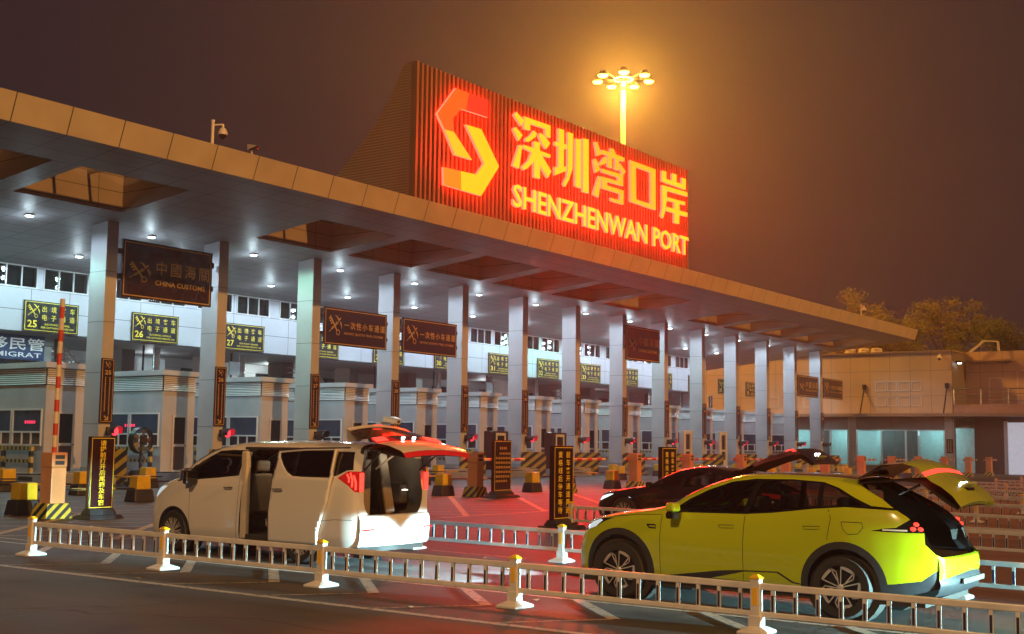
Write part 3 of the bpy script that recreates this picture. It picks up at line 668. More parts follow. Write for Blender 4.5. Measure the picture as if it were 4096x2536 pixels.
# ================================================================== roof sign
GL = {'shen':[[(46.57,17.54),(46.79,17.73),(47.39,17.45),(47.19,17.13)],[(46.52,16.84),(46.72,16.99),(47.31,16.72),(46.98,16.37)],[(47.05,16.19),(47.28,16.17),(47.03,15.04),(46.52,15.09)],[(47.43,17.66),(49.69,17.71),(49.68,17.09),(49.26,17.1),(49.24,17.45),(47.92,17.41),(47.93,17.08),(47.44,17.05)],[(48.25,17.15),(48.53,17.05),(48.37,16.85),(47.86,16.52),(47.59,16.46),(47.52,16.58),(47.95,16.84)],[(48.67,16.97),(48.81,17.15),(49.26,17.04),(49.67,16.81),(49.34,16.46),(48.99,16.63)],[(47.38,16.27),(48.27,16.28),(48.26,16.62),(48.78,16.67),(48.78,16.26),(49.71,16.26),(49.7,16.09),(48.95,16.06),(49.8,15.44),(49.49,15.04),(49.01,15.4),(48.8,15.56),(48.81,14.88),(48.31,14.86),(48.3,15.65),(47.75,15.2),(47.41,15.03),(47.28,15.18),(47.79,15.56),(48.1,16.04),(47.37,16.11)]],'zhen':[[(50.42,17.73),(50.92,17.76),(50.93,17.05),(51.2,17.05),(51.18,16.83),(50.92,16.82),(50.92,15.89),(51.17,15.95),(51.12,15.7),(50.14,15.3),(50.11,15.72),(50.43,15.73),(50.42,16.81),(50.11,16.81),(50.11,17.0),(50.43,17.01)],[(51.27,17.73),(51.76,17.75),(51.72,15.93),(51.41,15.31),(51.06,14.89),(50.89,15.0),(51.23,15.44),(51.3,15.9)],[(52.02,17.55),(52.49,17.6),(52.51,15.07),(52.02,15.1)],[(52.69,17.71),(53.24,17.76),(53.28,14.94),(52.73,14.93)]],'wan':[[(53.85,17.77),(54.1,17.81),(54.55,17.23),(54.11,17.07)],[(53.74,16.78),(53.98,16.91),(54.42,16.39),(53.96,16.14)],[(54.29,16.04),(54.5,16.02),(54.27,14.91),(53.74,14.98)],[(54.58,17.5),(55.48,17.53),(55.45,17.75),(55.77,17.8),(56.0,17.54),(56.94,17.53),(56.9,17.31),(56.34,17.3),(56.29,16.71),(55.95,16.71),(55.98,17.3),(55.6,17.29),(55.61,16.7),(55.22,16.72),(55.24,17.31),(54.58,17.29)],[(54.93,17.2),(55.12,17.11),(55.05,16.86),(54.44,16.62),(54.39,16.76)],[(56.31,16.99),(56.48,17.14),(57.06,16.8),(56.81,16.57)],[(54.61,16.49),(56.77,16.57),(56.78,15.95),(55.11,15.9),(55.11,15.69),(56.85,15.71),(56.82,14.94),(55.57,14.93),(55.5,15.09),(56.47,15.11),(56.47,15.48),(54.62,15.45),(54.61,16.07),(56.29,16.12),(56.29,16.34),(54.61,16.31)]],'kou':[[(57.56,17.53),(60.4,17.56),(60.4,17.28),(58.14,17.27),(58.14,17.28),(57.57,17.28)],[(57.57,17.28),(58.14,17.28),(58.21,15.48),(58.2,15.24),(57.6,15.24)],[(59.84,17.31),(60.4,17.31),(60.41,15.23),(59.85,15.23)],[(58.2,15.47),(59.84,15.48),(59.85,15.23),(58.2,15.24)]],'an':[[(61.17,17.64),(61.66,17.67),(61.66,17.24),(62.38,17.26),(62.39,17.71),(62.89,17.74),(62.89,17.28),(63.59,17.29),(63.59,17.67),(64.07,17.69),(64.04,17.04),(61.17,17.01)],[(61.17,16.8),(64.25,16.92),(64.25,16.67),(61.73,16.58),(61.7,16.0),(61.53,15.4),(61.28,14.9),(61.02,15.0),(61.21,15.47)],[(61.79,16.21),(64.0,16.3),(63.97,16.11),(63.25,16.08),(63.25,15.68),(64.27,15.71),(64.24,15.46),(63.24,15.43),(63.22,14.87),(62.62,14.85),(62.63,15.42),(61.66,15.41),(61.66,15.64),(62.65,15.66),(62.65,16.05),(61.79,16.01)]]}
sg = thing('roof_sign', 'huge ribbed rooftop sign with glowing letters and an S shaped emblem', 'roof sign', (52, 34, 12.3))
P = lambda u, v, d: (u, 33.4 - d, v)
mb = MB(); mb.box((39.62, 33.46, 12.2), (64.6, 33.56, 18.32)); mb.build('back_panel', M['panel_back'], sg, world=True)
for i in range(82):
    x = 39.62 + .3075 * i
    mb = MB(); mb.box((x, 33.30, 12.2), (x + .13, 33.455, 18.34)); mb.build('rib', M['panel_rib'], sg, world=True)
pm, n, l, p = node_mat('perforated_mesh')
g = n.new('ShaderNodeNewGeometry'); sp = n.new('ShaderNodeSeparateXYZ'); l.new(g.outputs['Position'], sp.inputs[0]); fs = []
for ax in (1, 2):
    a = n.new('ShaderNodeMath'); a.operation = 'DIVIDE'; l.new(sp.outputs[ax], a.inputs[0]); a.inputs[1].default_value = .125
    b = n.new('ShaderNodeMath'); b.operation = 'FRACT'; l.new(a.outputs[0], b.inputs[0]); c = n.new('ShaderNodeMath'); c.operation = 'SUBTRACT'; l.new(b.outputs[0], c.inputs[0]); c.inputs[1].default_value = .5
    d = n.new('ShaderNodeMath'); d.operation = 'MULTIPLY'; l.new(c.outputs[0], d.inputs[0]); l.new(c.outputs[0], d.inputs[1]); fs.append(d)
s_ = n.new('ShaderNodeMath'); l.new(fs[0].outputs[0], s_.inputs[0]); l.new(fs[1].outputs[0], s_.inputs[1])
k_ = n.new('ShaderNodeMath'); k_.operation = 'LESS_THAN'; l.new(s_.outputs[0], k_.inputs[0]); k_.inputs[1].default_value = .065
mx = n.new('ShaderNodeMix'); mx.data_type = 'RGBA'; l.new(k_.outputs[0], mx.inputs[0]); mx.inputs[6].default_value = (.44, .34, .22, 1); mx.inputs[7].default_value = (.06, .04, .03, 1); l.new(mx.outputs[2], p.inputs['Base Color']); p.inputs['Roughness'].default_value = .5
wing = [(33.56, 12.1), (33.56, 18.33), (34.04, 18.33), (34.6, 17.35), (35.25, 16.35), (35.95, 15.61), (36.9, 14.72), (37.93, 13.85), (40.2, 12.1)]
for x in (39.62, 64.5):
    mb = MB(); mb.prism(wing, lambda u, v, d: (x + d, u, v), 0, .1); mb.build('perforated_wing', pm, sg, world=True)
mb = MB(); mb.box((39.58, 33.28, 12.2), (39.72, 33.6, 18.36)); mb.build('edge_trim', M['panel_rib'], sg, world=True)
RED = emit_mat('red_halo', (1, .008, .004), 42)
def letters(name, c, s, polys=None, txt=None, wide=.13):
    fm = emit_mat(name + '_face', c, s); mb = MB()
    if polys:
        for q in polys:
            N = len(q); mb.k = 0; mb.add([P(u, v, .26) for u, v in q], [list(range(N))]); mb.k = 1
            mb.add([P(u, v, .26) for u, v in q] + [P(u, v, .12) for u, v in q], [[i, (i + 1) % N, N + (i + 1) % N, N + i] for i in range(N)])
    return mb.build(name, [fm, RED], sg, world=True)
for k_, q in GL.items(): letters('letter', (1, .70, .02) if k_ in ('shen', 'zhen', 'an') else (1, .54, .02), 1.0, q)
S_ = [('emblem_top', (1, .030, .012), [(43.05, 17.74), (44.51, 17.76), (44.51, 16.95), (42.85, 16.90)]), ('emblem_upper', (1, .11, .010), [(42.11, 17.73), (43.05, 17.74), (42.85, 16.90), (42.51, 16.88), (41.90, 16.28), (42.02, 15.72), (41.35, 15.70), (40.83, 16.28)]),
      ('emblem_diagonal', (1, .52, .012), [(41.35, 15.70), (42.02, 15.72), (43.36, 14.73), (42.12, 14.72)]), ('emblem_return', (1, .58, .012), [(42.87, 16.25), (44.01, 16.29), (45.43, 14.83), (44.09, 13.22), (42.6, 13.23), (42.55, 14.07), (43.70, 14.13), (44.28, 14.75)]), ('emblem_foot', (1, .24, .012), [(41.39, 13.24), (42.6, 13.23), (42.55, 14.07), (41.34, 14.02)])]
for nm, c, q in S_: letters(nm, c, 1.15, [q])
mb = MB(); text(mb, 'SHENZHENWAN PORT', 46.6, 13.16, 64.4, 14.26, P, .26, .014, d1=.12); mb.build('lettering', [emit_mat('latin_face', (1, .78, .03), 1.05), RED], sg, world=True)
# red light that the LED letters throw on the ribs and the forecourt
for x in (43, 49, 55, 61): lamp('sign_glow', 'POINT', (x, 32.0, 15.3), 1100, (1, .012, .008), None, radius=.9)
lamp('sign_throw', 'SPOT', (52, 32.4, 15.5), 27000, (1, .02, .012), None, radius=1.5, spot=95, aim=(-.46, -.62, -.62), blend=.9)
# ================================================================== high mast
hm = thing('high_mast_light', 'tall floodlight mast with a ring of glowing sodium lamps behind the roof sign', 'floodlight mast', (102.75, 60, .3))
zt = 37.6
mb = MB(); mb.lathe([(.42, 0), (.36, 12), (.30, 24), (.22, zt - .3 - .0)], n=16); mb.build('pole', M['mast'], hm, smooth=True)
mb = MB(); N = 24; mb.tube([(.9 * math.cos(2 * math.pi * k / N), .9 * math.sin(2 * math.pi * k / N), zt) for k in range(N + 1)], .07, 8); mb.build('ring', M['mast'], hm, smooth=True)
for k in range(7):
    a = 2 * math.pi * k / 7 + .1; x, y = 2.6 * math.cos(a), 2.6 * math.sin(a)
    mb = MB(); mb.tube([(.15 * math.cos(a), .15 * math.sin(a), zt - .25), (2.3 * math.cos(a), 2.3 * math.sin(a), zt + .3)], .04, 6); mb.build('arm', M['black_metal'], hm)
    mb = MB(); mb.lathe([(0, .45), (.34, .38), (.50, .0), (.52, -.06)], (x, y, zt), 14); hd = mb.build('lamp_head', M['black_metal'], hm, smooth=True)
    mb = MB(); mb.lathe([(.49, -.06), (.38, -.22), (0, -.30)], (x, y, zt), 14); mb.build('lamp_glass', M['lamp_sodium'], hd, smooth=True)
lamp('mast_lamp', 'POINT', (0, 0, zt - 1.0), 105000, (1, .42, .05), hm, radius=2.2)
# ================================================================== cameras on the canopy
def dome_cam(label, x, h):
    t = thing('dome_camera', label, 'security camera', (x, 33.2, 12.34), 'security cameras on the canopy edge')
    mb = MB(); mb.lathe([(.055, 0), (.055, h), (.07, h), (.07, h + .03)], n=12); mb.build('pole', M['cctv'], t, smooth=True)
    mb = MB(); mb.tube([(0, 0, h - .15), (.36, -.12, h - .07)], .03); mb.tube([(.36, -.12, h - .07), (.36, -.12, h - .2)], .04); mb.build('arm', M['cctv'], t)
    mb = MB(); mb.lathe([(.03, h - .18), (.10, h - .22), (.16, h - .34), (.165, h - .44)], (.36, -.12, 0), 16); hd = mb.build('housing', M['cctv'], t, smooth=True)
    mb = MB(); mb.lathe([(.14, h - .44), (.12, h - .54), (.05, h - .60), (0, h - .61)], (.36, -.12, 0), 16); mb.build('dome', M['dome'], hd, smooth=True)
dome_cam('white dome camera on a pole at the left part of the canopy edge', 28.45, .85); dome_cam('white dome camera on a pole before the trees at the far canopy end', 93.4, .85)
t = thing('fixed_camera', 'small hooded white camera on a short post right of the dome camera', 'security camera', (30.3, 33.2, 12.33))
mb = MB(); mb.lathe([(.04, 0), (.04, .2)], n=10); mb.build('post', M['cctv'], t); mb = MB(); mb.box((-.07, -.24, .18), (.07, .10, .32)); mb.build('body', M['dome'], t, bevel=.03)
mb = MB(); mb.add([(-.1, -.36, .30), (.1, -.36, .30), (.1, .14, .42), (-.1, .14, .42), (-.1, .14, .2), (.1, .14, .2), (-.1, -.3, .27), (.1, -.3, .27)], [[0, 1, 2, 3], [3, 2, 5, 4], [0, 3, 4, 6], [1, 7, 5, 2]]); mb.build('hood', M['cctv'], t)
# ================================================================== building on the right
rb = thing('terminal_building', 'two storey cream panelled building with lit ground floor rooms at the right', 'building', (114, 36, .05))
XB_ = 112.0
mb = MB(); mb.box((XB_, 31.66, 5.26), (XB_ + 6, 58, 10.78)); mb.build('upper_wall', M['cream'], rb, world=True)
mb = MB(); mb.box((XB_ + 4.4, 12, 5.3), (XB_ + 8, 31.655, 11.0)); mb.build('set_back_wall', M['cream2'], rb, world=True)
mb = MB(); mb.box((XB_ - .12, 31.55, 10.78), (XB_ + 6, 58, 10.92)); mb.build('parapet_cap', M['brown_fascia'], rb, world=True)
mb = MB(); mb.box((XB_ - 1.5, 12, 4.97), (XB_ + .5, 58, 5.255)); mb.build('awning_slab', M['brown_fascia'], rb, world=True)
mb = MB(); mb.box((XB_, 32.4, 3.80), (XB_ + .3, 58, 4.968)); mb.build('band', M['brown_fascia'], rb, world=True)
mb = MB(); mb.box((XB_ + 2, 12, -.5), (XB_ + 2.3, 30.4, 4.968)); mb.build('brick_wall', M['brick'], rb, world=True)
for y0, y1 in ((31.55, 32.4), (40.45, 41.2), (49.0, 49.8), (57.2, 58)): mb = MB(); mb.box((XB_ - .06, y0, -.5), (XB_ + .4, y1, 4.966)); mb.build('pillar', M['cream'], rb, world=True)
mb = MB(); mb.box((XB_ + .02, 32.4, -.5), (XB_ + .3, 58, .55)); mb.build('sill_wall', M['brown_fascia'], rb, world=True)
room = mat('lit_office', (.62, .72, .72), .7)
mb = MB(); mb.box((XB_ + 4.0, 30.5, -.2), (XB_ + 4.1, 57.8, 4.9)); mb.box((XB_ + .35, 30.5, 4.0), (XB_ + 4.0, 57.8, 4.1)); mb.build('office_room', room, rb, world=True)
def pane(y0, y1, z0, z1, m, name='window', x=XB_, fw=.07):
    mb = MB()
    for a, c in (((x - .03, y0, z0), (x + .05, y1, z0 + fw)), ((x - .03, y0, z1 - fw), (x + .05, y1, z1)), ((x - .032, y0, z0), (x + .052, y0 + fw, z1)), ((x - .032, y1 - fw, z0), (x + .052, y1, z1))): mb.box(a, c)
    wf = mb.build(name, M['frame_white'], rb, world=True)
    mb = MB(); mb.quad((x + .01, y0, z0), (x + .01, y1, z0), (x + .01, y1, z1), (x + .01, y0, z1)); o = mb.build('pane', m, wf); o.location = -rb.location
tg = glass_mat('office_glass', (.55, .68, .68)); dg = glass_mat('smoked_glass', (.10, .12, .12))
for y0, y1, m in ((41.25, 42.9, tg), (42.95, 44.6, dg), (44.65, 48.95, tg), (49.9, 57, dg), (38.1, 40.4, tg), (35.9, 38.05, dg), (34.75, 35.85, dg), (32.45, 34.7, tg)): pane(y0, y1, .56, 3.78, m)
for y0, y1 in ((37.6, 38.58), (36.6, 37.5), (35.4, 36.5), (34.35, 35.3)):
    for z0, z1 in ((7.31, 8.2), (5.95, 6.82)): pane(y0, y1, z0, z1, M['pane_blue'])
for y0 in (44.2, 46.0, 48.0): pane(y0, y0 + 1.3, 5.9, 6.9, M['pane_blue'])
pane(28.4, 29.65, 6.2, 8.6, M['pane_dark'], 'balcony_door', XB_ + 4.4); pane(26.0, 27.2, 6.2, 9.2, M['pane_dark'], 'tall_window', XB_ + 4.4)
mb = MB(); mb.box((XB_ + 3.6, 27.4, 10.05), (XB_ + 4.4, 31.4, 10.2)); mb.box((XB_ + 3.9, 27.8, 9.85), (XB_ + 4.4, 31.2, 10.0)); mb.build('door_canopy', M['brown_fascia'], rb, world=True)
mb = MB(); mb.box((XB_ - .25, 12, 5.256), (XB_ - .02, 31.54, 6.04)); mb.box((XB_ - .02, 12, 5.256), (XB_ + 4.4, 31.54, 5.4)); mb.build('balcony', mat('balcony_render', (.34, .22, .18), .6), rb, world=True)
mb = MB(); mb.tube([(XB_ - .12, 12, 7.38), (XB_ - .12, 31.5, 7.38)], .05, 8)
for z in (6.35, 6.65, 6.95): mb.tube([(XB_ - .12, 12, z), (XB_ - .12, 31.5, z)], .025, 6)
for k in range(9): mb.tube([(XB_ - .12, 31.5 - k * 2.3, 6.0), (XB_ - .12, 31.5 - k * 2.3, 7.38)], .04, 6)
mb.build('balcony_rail', M['steel'], rb, world=True)
mb = MB(); mb.box((XB_ + 1.6, 20, -.2), (XB_ + 1.65, 27.6, 4.5)); mb.build('lit_doorway', mat('lit_doorway', (.6, .66, .75), .6, emit=(.80, .86, 1), estr=.42), rb, world=True)
mb = MB(); mb.box((XB_ + 1.45, 27.45, -.2), (XB_ + 1.75, 27.75, 4.6)); mb.box((XB_ + 1.45, 25.3, -.2), (XB_ + 1.6, 25.45, 4.5)); mb.build('door_post', M['frame_white'], rb, world=True)
mb = MB(); mb.tube([(XB_ - 1.3, 39.6, 5.26), (XB_ - .05, 39.6, 7.7)], .06, 6); mb.box((XB_ - .12, 39.45, 7.5), (XB_, 39.78, 7.95)); mb.build('tie_rod', M['black_metal'], rb, world=True)
mb = MB(); mb.tube([(XB_ - 1.3, 32.1, 5.26), (XB_ - .05, 32.1, 7.7)], .06, 6); mb.box((XB_ - .12, 31.95, 7.5), (XB_, 32.28, 7.95)); mb.build('tie_rod', M['black_metal'], rb, world=True)
mb = MB(); mb.box((XB_ - .09, 31.7, 1.75), (XB_ - .065, 32.25, 3.0)); mb.build('notice_board', M['sign_maroon'], rb, world=True)
mb = MB(); marks(mb, 31.8, 2.9, 31.95, 1.85, 7, lambda u, v, d: (XB_ - .092 - d, u, v), .003, rnd); marks(mb, 32.0, 2.9, 32.15, 1.85, 7, lambda u, v, d: (XB_ - .092 - d, u, v), .003, rnd); mb.build('notice_text', M['gold'], rb, world=True)
mb = MB(); mb.box((XB_ + 1, 34.2, -.2), (XB_ + 2.2, 38.6, .95)); mb.box((XB_ + .9, 42.6, -.2), (XB_ + 1.8, 44.4, 1.1)); mb.build('office_counter', mat('counter', (.30, .34, .34), .4), rb, world=True)
for y in (34.0, 39.0, 43.0, 47.5): lamp('office_light', 'POINT', (XB_ + 2.2 - rb.location.x, y - rb.location.y, 3.7 - rb.location.z), 150, (.55, .98, 1), rb, radius=.35)
for k, (y, lab) in enumerate(((41.2, 'left of three rooftop ventilator boxes on the cream building'), (39.9, 'middle of three rooftop ventilator boxes on the cream building'), (38.7, 'right of three rooftop ventilator boxes on the cream building'))):
    t = thing('roof_unit', lab, 'air conditioner', (XB_ + .9, y, 10.92), 'rooftop ventilator boxes'); mb = MB(); mb.lathe([(.55, 0), (.55, .12), (.48, .14), (.48, .3), (.52, .32), (.45, .42), (0, .44)], n=16); mb.build('cowl', M['ac'], t, smooth=True); mb = MB(); mb.box((-.6, -.6, -.02), (.6, .6, .02)); mb.build('base', M['ac'], t)
t = thing('roof_ladder', 'white tubular ladder hoop on the roof of the cream building', 'ladder', (XB_ + 3.5, 30.2, 10.9))
for s in (0, .5):
    mb = MB(); mb.tube([(s, .9, .0), (s, -.4, 1.0), (s, -1.6, .9), (s, -1.65, .05)], .05, 6); mb.build('stile', M['cctv'], t)
for q in (.25, .5, .75): mb = MB(); mb.tube([(0, .9 - 1.3 * q, q), (.5, .9 - 1.3 * q, q)], .03, 6); mb.build('rung', M['cctv'], t)
t = thing('wall_flood_light', 'small lit floodlight on the corner of the cream building', 'floodlight', (XB_ + 1.2, 31.4, 9.9))
mb = MB(); mb.box((-.15, -.2, -.1), (.15, .2, .1)); mb.build('body', M['black_metal'], t); mb = MB(); mb.box((-.12, -.22, -.16), (.12, .05, -.10)); mb.build('lens', lens, t)
t = thing('wall_dome_camera', 'dome camera on a bracket near the top corner of the cream building', 'security camera', (XB_ - .1, 32.6, 10.4))
mb = MB(); mb.tube([(.1, 0, .15), (-.35, 0, .1)], .04); mb.build('arm', M['cctv'], t); mb = MB(); mb.lathe([(.05, .05), (.2, -.1), (.2, -.25)], (-.35, 0, 0), 12); mb.build('housing', M['cctv'], t); mb = MB(); mb.lathe([(.18, -.25), (.1, -.42), (0, -.45)], (-.35, 0, 0), 12); mb.build('dome', M['dome'], t)
# ================================================================== trees behind the building
def leaf_mat(name, c):
    m, n, l, p = node_mat(name); g = n.new('ShaderNodeNewGeometry'); r = n.new('ShaderNodeMapRange'); l.new(g.outputs['Random Per Island'], r.inputs[0]); r.inputs[3].default_value = .5; r.inputs[4].default_value = 1.5
    mx = n.new('ShaderNodeMix'); mx.data_type = 'RGBA'; mx.blend_type = 'MULTIPLY'; mx.inputs[0].default_value = 1; mx.inputs[6].default_value = (*c, 1); l.new(r.outputs[0], mx.inputs[7]); l.new(mx.outputs[2], p.inputs['Base Color']); p.inputs['Roughness'].default_value = .5
    return m
LF = [leaf_mat('leaf_olive', (.17, .14, .03)), leaf_mat('leaf_green', (.09, .10, .03))]; BK = mat('bark', (.10, .07, .05), .8, bump=.5, bscale=12)
def tree(x, y, h, r, lab, seed, mk=0, low=.30):
    g = random.Random(seed); t = thing('tree', lab, 'tree', (x, y, 0), 'trees behind the cream building')
    mb = MB(); mb.tube([(0, 0, -.3), (.1, 0, h * .3), (-.1, .15, h * .6), (.1, 0, h * .85)], [.32, .24, .15, .05], 8)
    ends = []
    for k in range(16):
        a = g.uniform(0, 6.28); z0 = h * g.uniform(.25, .7); L = r * g.uniform(.55, 1.0); e = Vector((math.cos(a) * L, math.sin(a) * L, z0 + h * g.uniform(.08, .32)))
        mb.tube([(0, 0, z0), Vector((0, 0, z0)).lerp(e, .5) + Vector((0, 0, .25)), e], [.10, .06, .02], 5); ends += [e, Vector((0, 0, z0)).lerp(e, .6)]
    mb.build('trunk', BK, t, smooth=True)
    mb = MB(); vs = []; fs = []
    cl = [(e, g.uniform(.55, 1.15)) for e in ends] + [(Vector((g.gauss(0, r * .35), g.gauss(0, r * .35), h * g.uniform(.5, .98))), g.uniform(.6, 1.1)) for _ in range(26)]
    for c, s in cl:
        for q in range(150):
            p = c + Vector((g.gauss(0, s * .55), g.gauss(0, s * .55), g.gauss(0, s * .36))); d = Vector((g.uniform(-1, 1), g.uniform(-1, 1), g.uniform(-.9, .5))).normalized(); b = d.orthogonal().normalized() * .055; L = g.uniform(.16, .34); o = len(vs)
            vs += [p - b, p + d * L * .5 - b * 1.2, p + d * L, p + d * L * .5 + b * 1.2, p + b]; fs.append([o, o + 1, o + 2, o + 3, o + 4])
    mb.add(vs, fs); mb.build('crown', LF[mk], t)
tree(124, 45.0, 18.6, 4.0, 'tallest feathery tree left, behind the canopy tip and glowing yellow', 1)
tree(122, 40.6, 15.8, 3.6, 'bushy tree behind the ventilator boxes on the roof', 2)
tree(127, 36.6, 17.2, 3.8, 'feathery tree right of the tallest tree, above the roof corner', 3)
tree(124, 32.2, 14.6, 3.0, 'lower tree behind the roof ladder', 4, 1)
tree(128, 28.8, 15.0, 3.4, 'dark green tree above the balcony at the right edge', 5, 1)
tree(128, 49.0, 15, 3.4, 'dark tree hidden low behind the canopy end', 6, 1)
tree(131, 42.0, 16.4, 3.6, 'back row tree between the two yellow lit trees', 7, 1)
tree(131, 24.0, 14.4, 3.0, 'dark tree cut by the right edge above the balcony', 8, 1)
# ================================================================== barrier gates
def make_cab(label, loc, up=False):
    t = thing('barrier_gate', label, 'barrier gate', loc, 'barrier gates')
    mb = MB(); mb.box((-.36, -.32, 0), (.36, .32, .35), .78); mb.build('plinth', M['plinth'], t, bevel=.02)
    mb = MB(); mb.box((-.19, -.21, .34), (.19, .21, 1.16)); mb.build('cabinet', M['cabinet'], t, bevel=.015)
    mb = MB(); mb.box((-.20, -.22, 1.165), (.20, .22, 1.50)); mb.build('cabinet_head', M['cabinet'], t, bevel=.02)
    mb = MB()
    for q in range(2): mb.box((-.12, -.226, 1.22 + q * .13), (.12, -.221, 1.31 + q * .13))
    mb.build('vent_plate', M['dark_gap'], t)
    if up: mb = MB(); mb.tube([(.02, .05, 1.46), (.05, .05, 5.05)], .055, 8); mb.build('boom', M['boom_up'], t, smooth=True)
    else:
        mb = MB(); mb.tube([(-.42, .28, 1.26), (3.35, .28, 1.26)], .05, 8); mb.build('boom', M['boom'], t, smooth=True)
        mb = MB(); mb.box((-.12, .22, 1.18), (.12, .34, 1.34)); mb.build('boom_clamp', M['black_metal'], t, bevel=.01)
    return t
make_cab('orange barrier gate at the left with its red and white boom raised upright', (17.2, 25.05, gz(17.2, 25)), True)
cx = [34.5, 40.3, 45.6, 50.4, 56.0, 61.5, 67.0, 72.8, 78.3, 83.7, 89.6, 95.7, 101.5]
cl = ['orange barrier gate behind the small print sign board', 'orange barrier gate half hidden by the two column sign board', 'orange barrier gate just left of the second two column sign board', 'orange barrier gate above the roof of the black car, left one', 'orange barrier gate above the roof of the black car, right one', 'orange barrier gate at the raised black tailgate', 'orange barrier gate right beside the tip of the black tailgate', 'orange barrier gate in front of the pillar between lit office windows', 'orange barrier gate before the middle of the lit offices', 'orange barrier gate left of the raised yellow tailgate', 'orange barrier gate directly above the raised yellow tailgate', 'second last barrier gate at the right, before the brick wall', 'last barrier gate at the right, before the brick wall']
c0 = make_cab('red and white boom gate reaching in at the left edge', (12.3, 25.6, gz(12, 25.6)))
for x, lb in zip(cx, cl): dup(c0, (x, 26.0, gz(x, 26)), lb)
def make_lock(label, loc):
    t = thing('lane_lock_block', label, 'lane lock', loc, 'yellow lane lock blocks')
    mb = MB(); mb.box((-.36, -.26, 0), (.36, .26, .36), .86, .80); mb.build('rubber_base', M['rubber'], t, bevel=.03)
    mb = MB(); mb.box((-.25, -.19, .36), (.25, .19, .76), .94); mb.build('housing', M['yellow'], t, bevel=.025)
    mb = MB(); mb.tube([(.25, 0, .58), (.32, 0, .58)], .045, 8); mb.tube([(.30, 0, .58), (3.2, .05, .55)], .024, 6); mb.build('bar', M['black_metal'], t)
    mb = MB(); mb.tube([(1.3, .02, .569), (2.6, .04, .558)], .030, 6); mb.build('bar_sleeve', M['rail_stripe'], t)
    return t
lp = None
lanes = [17.5, 23.0, 28.8, 34.6, 40.1, 46.1, 51.4, 57.0, 62.7, 68.3, 74.0, 79.6, 85.2, 91.0]
nth = ['first', 'second', 'third', 'fourth', 'fifth', 'sixth', 'seventh', 'eighth', 'ninth', 'tenth', 'eleventh', 'twelfth', 'thirteenth', 'fourteenth']
for r, (dy, dx) in enumerate(((26.6, 0), (30.0, .5), (34.4, 1.7), (38.0, 1.3))):
    for i, x in enumerate(lanes):
        if r == 1 and i % 2 == 0 and i: continue
        xx, yy = x + dx, dy + (.5 if i > 2 and r == 0 else 0); lab = f'yellow lane lock on black rubber base, {nth[i]} from the left in the {["nearest", "second", "third", "farthest"][r]} row'
        if r == 0 and i > 2: xx -= .5
        if lp is None: lp = make_lock(lab, (xx, yy, gz(xx, yy)))
        else: dup(lp, (xx, yy, gz(xx, yy)), lab)
# ================================================================== dark sign boards standing on the road
def signboard(label, loc, wd, h, rz=0):
    t = thing('sign_board', label, 'sign board', loc, 'free standing sign boards', rz)
    mb = MB(); mb.box((-wd * .72, -.34, 0), (wd * .72, .34, .10), .9, .8); mb.box((-wd * .55, -.2, .10), (wd * .55, .2, .23), .9, .6); mb.build('base', M['rubber'], t, bevel=.02)
    mb = MB(); mb.box((-wd / 2, -.06, .22), (wd / 2, .06, h)); mb.build('panel', M['sign_maroon'], t, bevel=.006)
    P = lambda u, v, d: (u, -.064 - d, v)
    mb = MB(); frame2d(mb, -wd / 2 + .03, .26, wd / 2 - .03, h - .04, .014, P, .003); mb.build('border', M['gold_bright'], t)
    return t, P
t, P = signboard('dark sign board with one column of yellow characters left of the white van', (17.95, 24.35, gz(18, 24.4)), .66, 1.88)
mb = MB()
for j, ch in enumerate('请提前打开后尾箱及车窗'): hanzi(mb, ch, 0.0, 1.73 - j * .136, .132, P, .004, .016, 1.3)
mb.build('lettering', M['gold_bright'], t)
t, P = signboard('maroon sign board with lines of small print beside a barrier gate', (34.5, 24.9, gz(34.5, 25)), 1.0, 1.95); mb = MB(); rnd = random.Random(9)
marks(mb, -.22, 1.68, .24, 1.68, 4, P, .004, rnd)
for j, (a, b, n) in enumerate(((-.22, .44, 7), (-.43, .44, 9), (-.43, .44, 9), (-.43, .44, 9), (-.43, .44, 9), (-.43, .40, 8), (-.43, .26, 7))): marks(mb, a, 1.50 - j * .155, b, 1.50 - j * .155, n, P, .004, rnd)
mb.build('small_print', M['gold'], t)
for k, (x, y) in enumerate(((23.75, 15.45), (29.45, 15.8))):
    t, P = signboard(('dark sign board with two columns of yellow characters between the van and the yellow car', 'dark sign board with two columns of characters behind the black car')[k], (x, y, gz(x, y)), .82, 1.88)
    mb = MB()
    for j, ch in enumerate('前车离开通道再进'): hanzi(mb, ch, .17, 1.68 - j * .178, .155, P, .004, .012, 1.15)
    for j, ch in enumerate('黄格线后停车等待'): hanzi(mb, ch, -.15, 1.68 - j * .178, .155, P, .004, .012, 1.15)
    mb.build('lettering', M['gold_bright'], t)
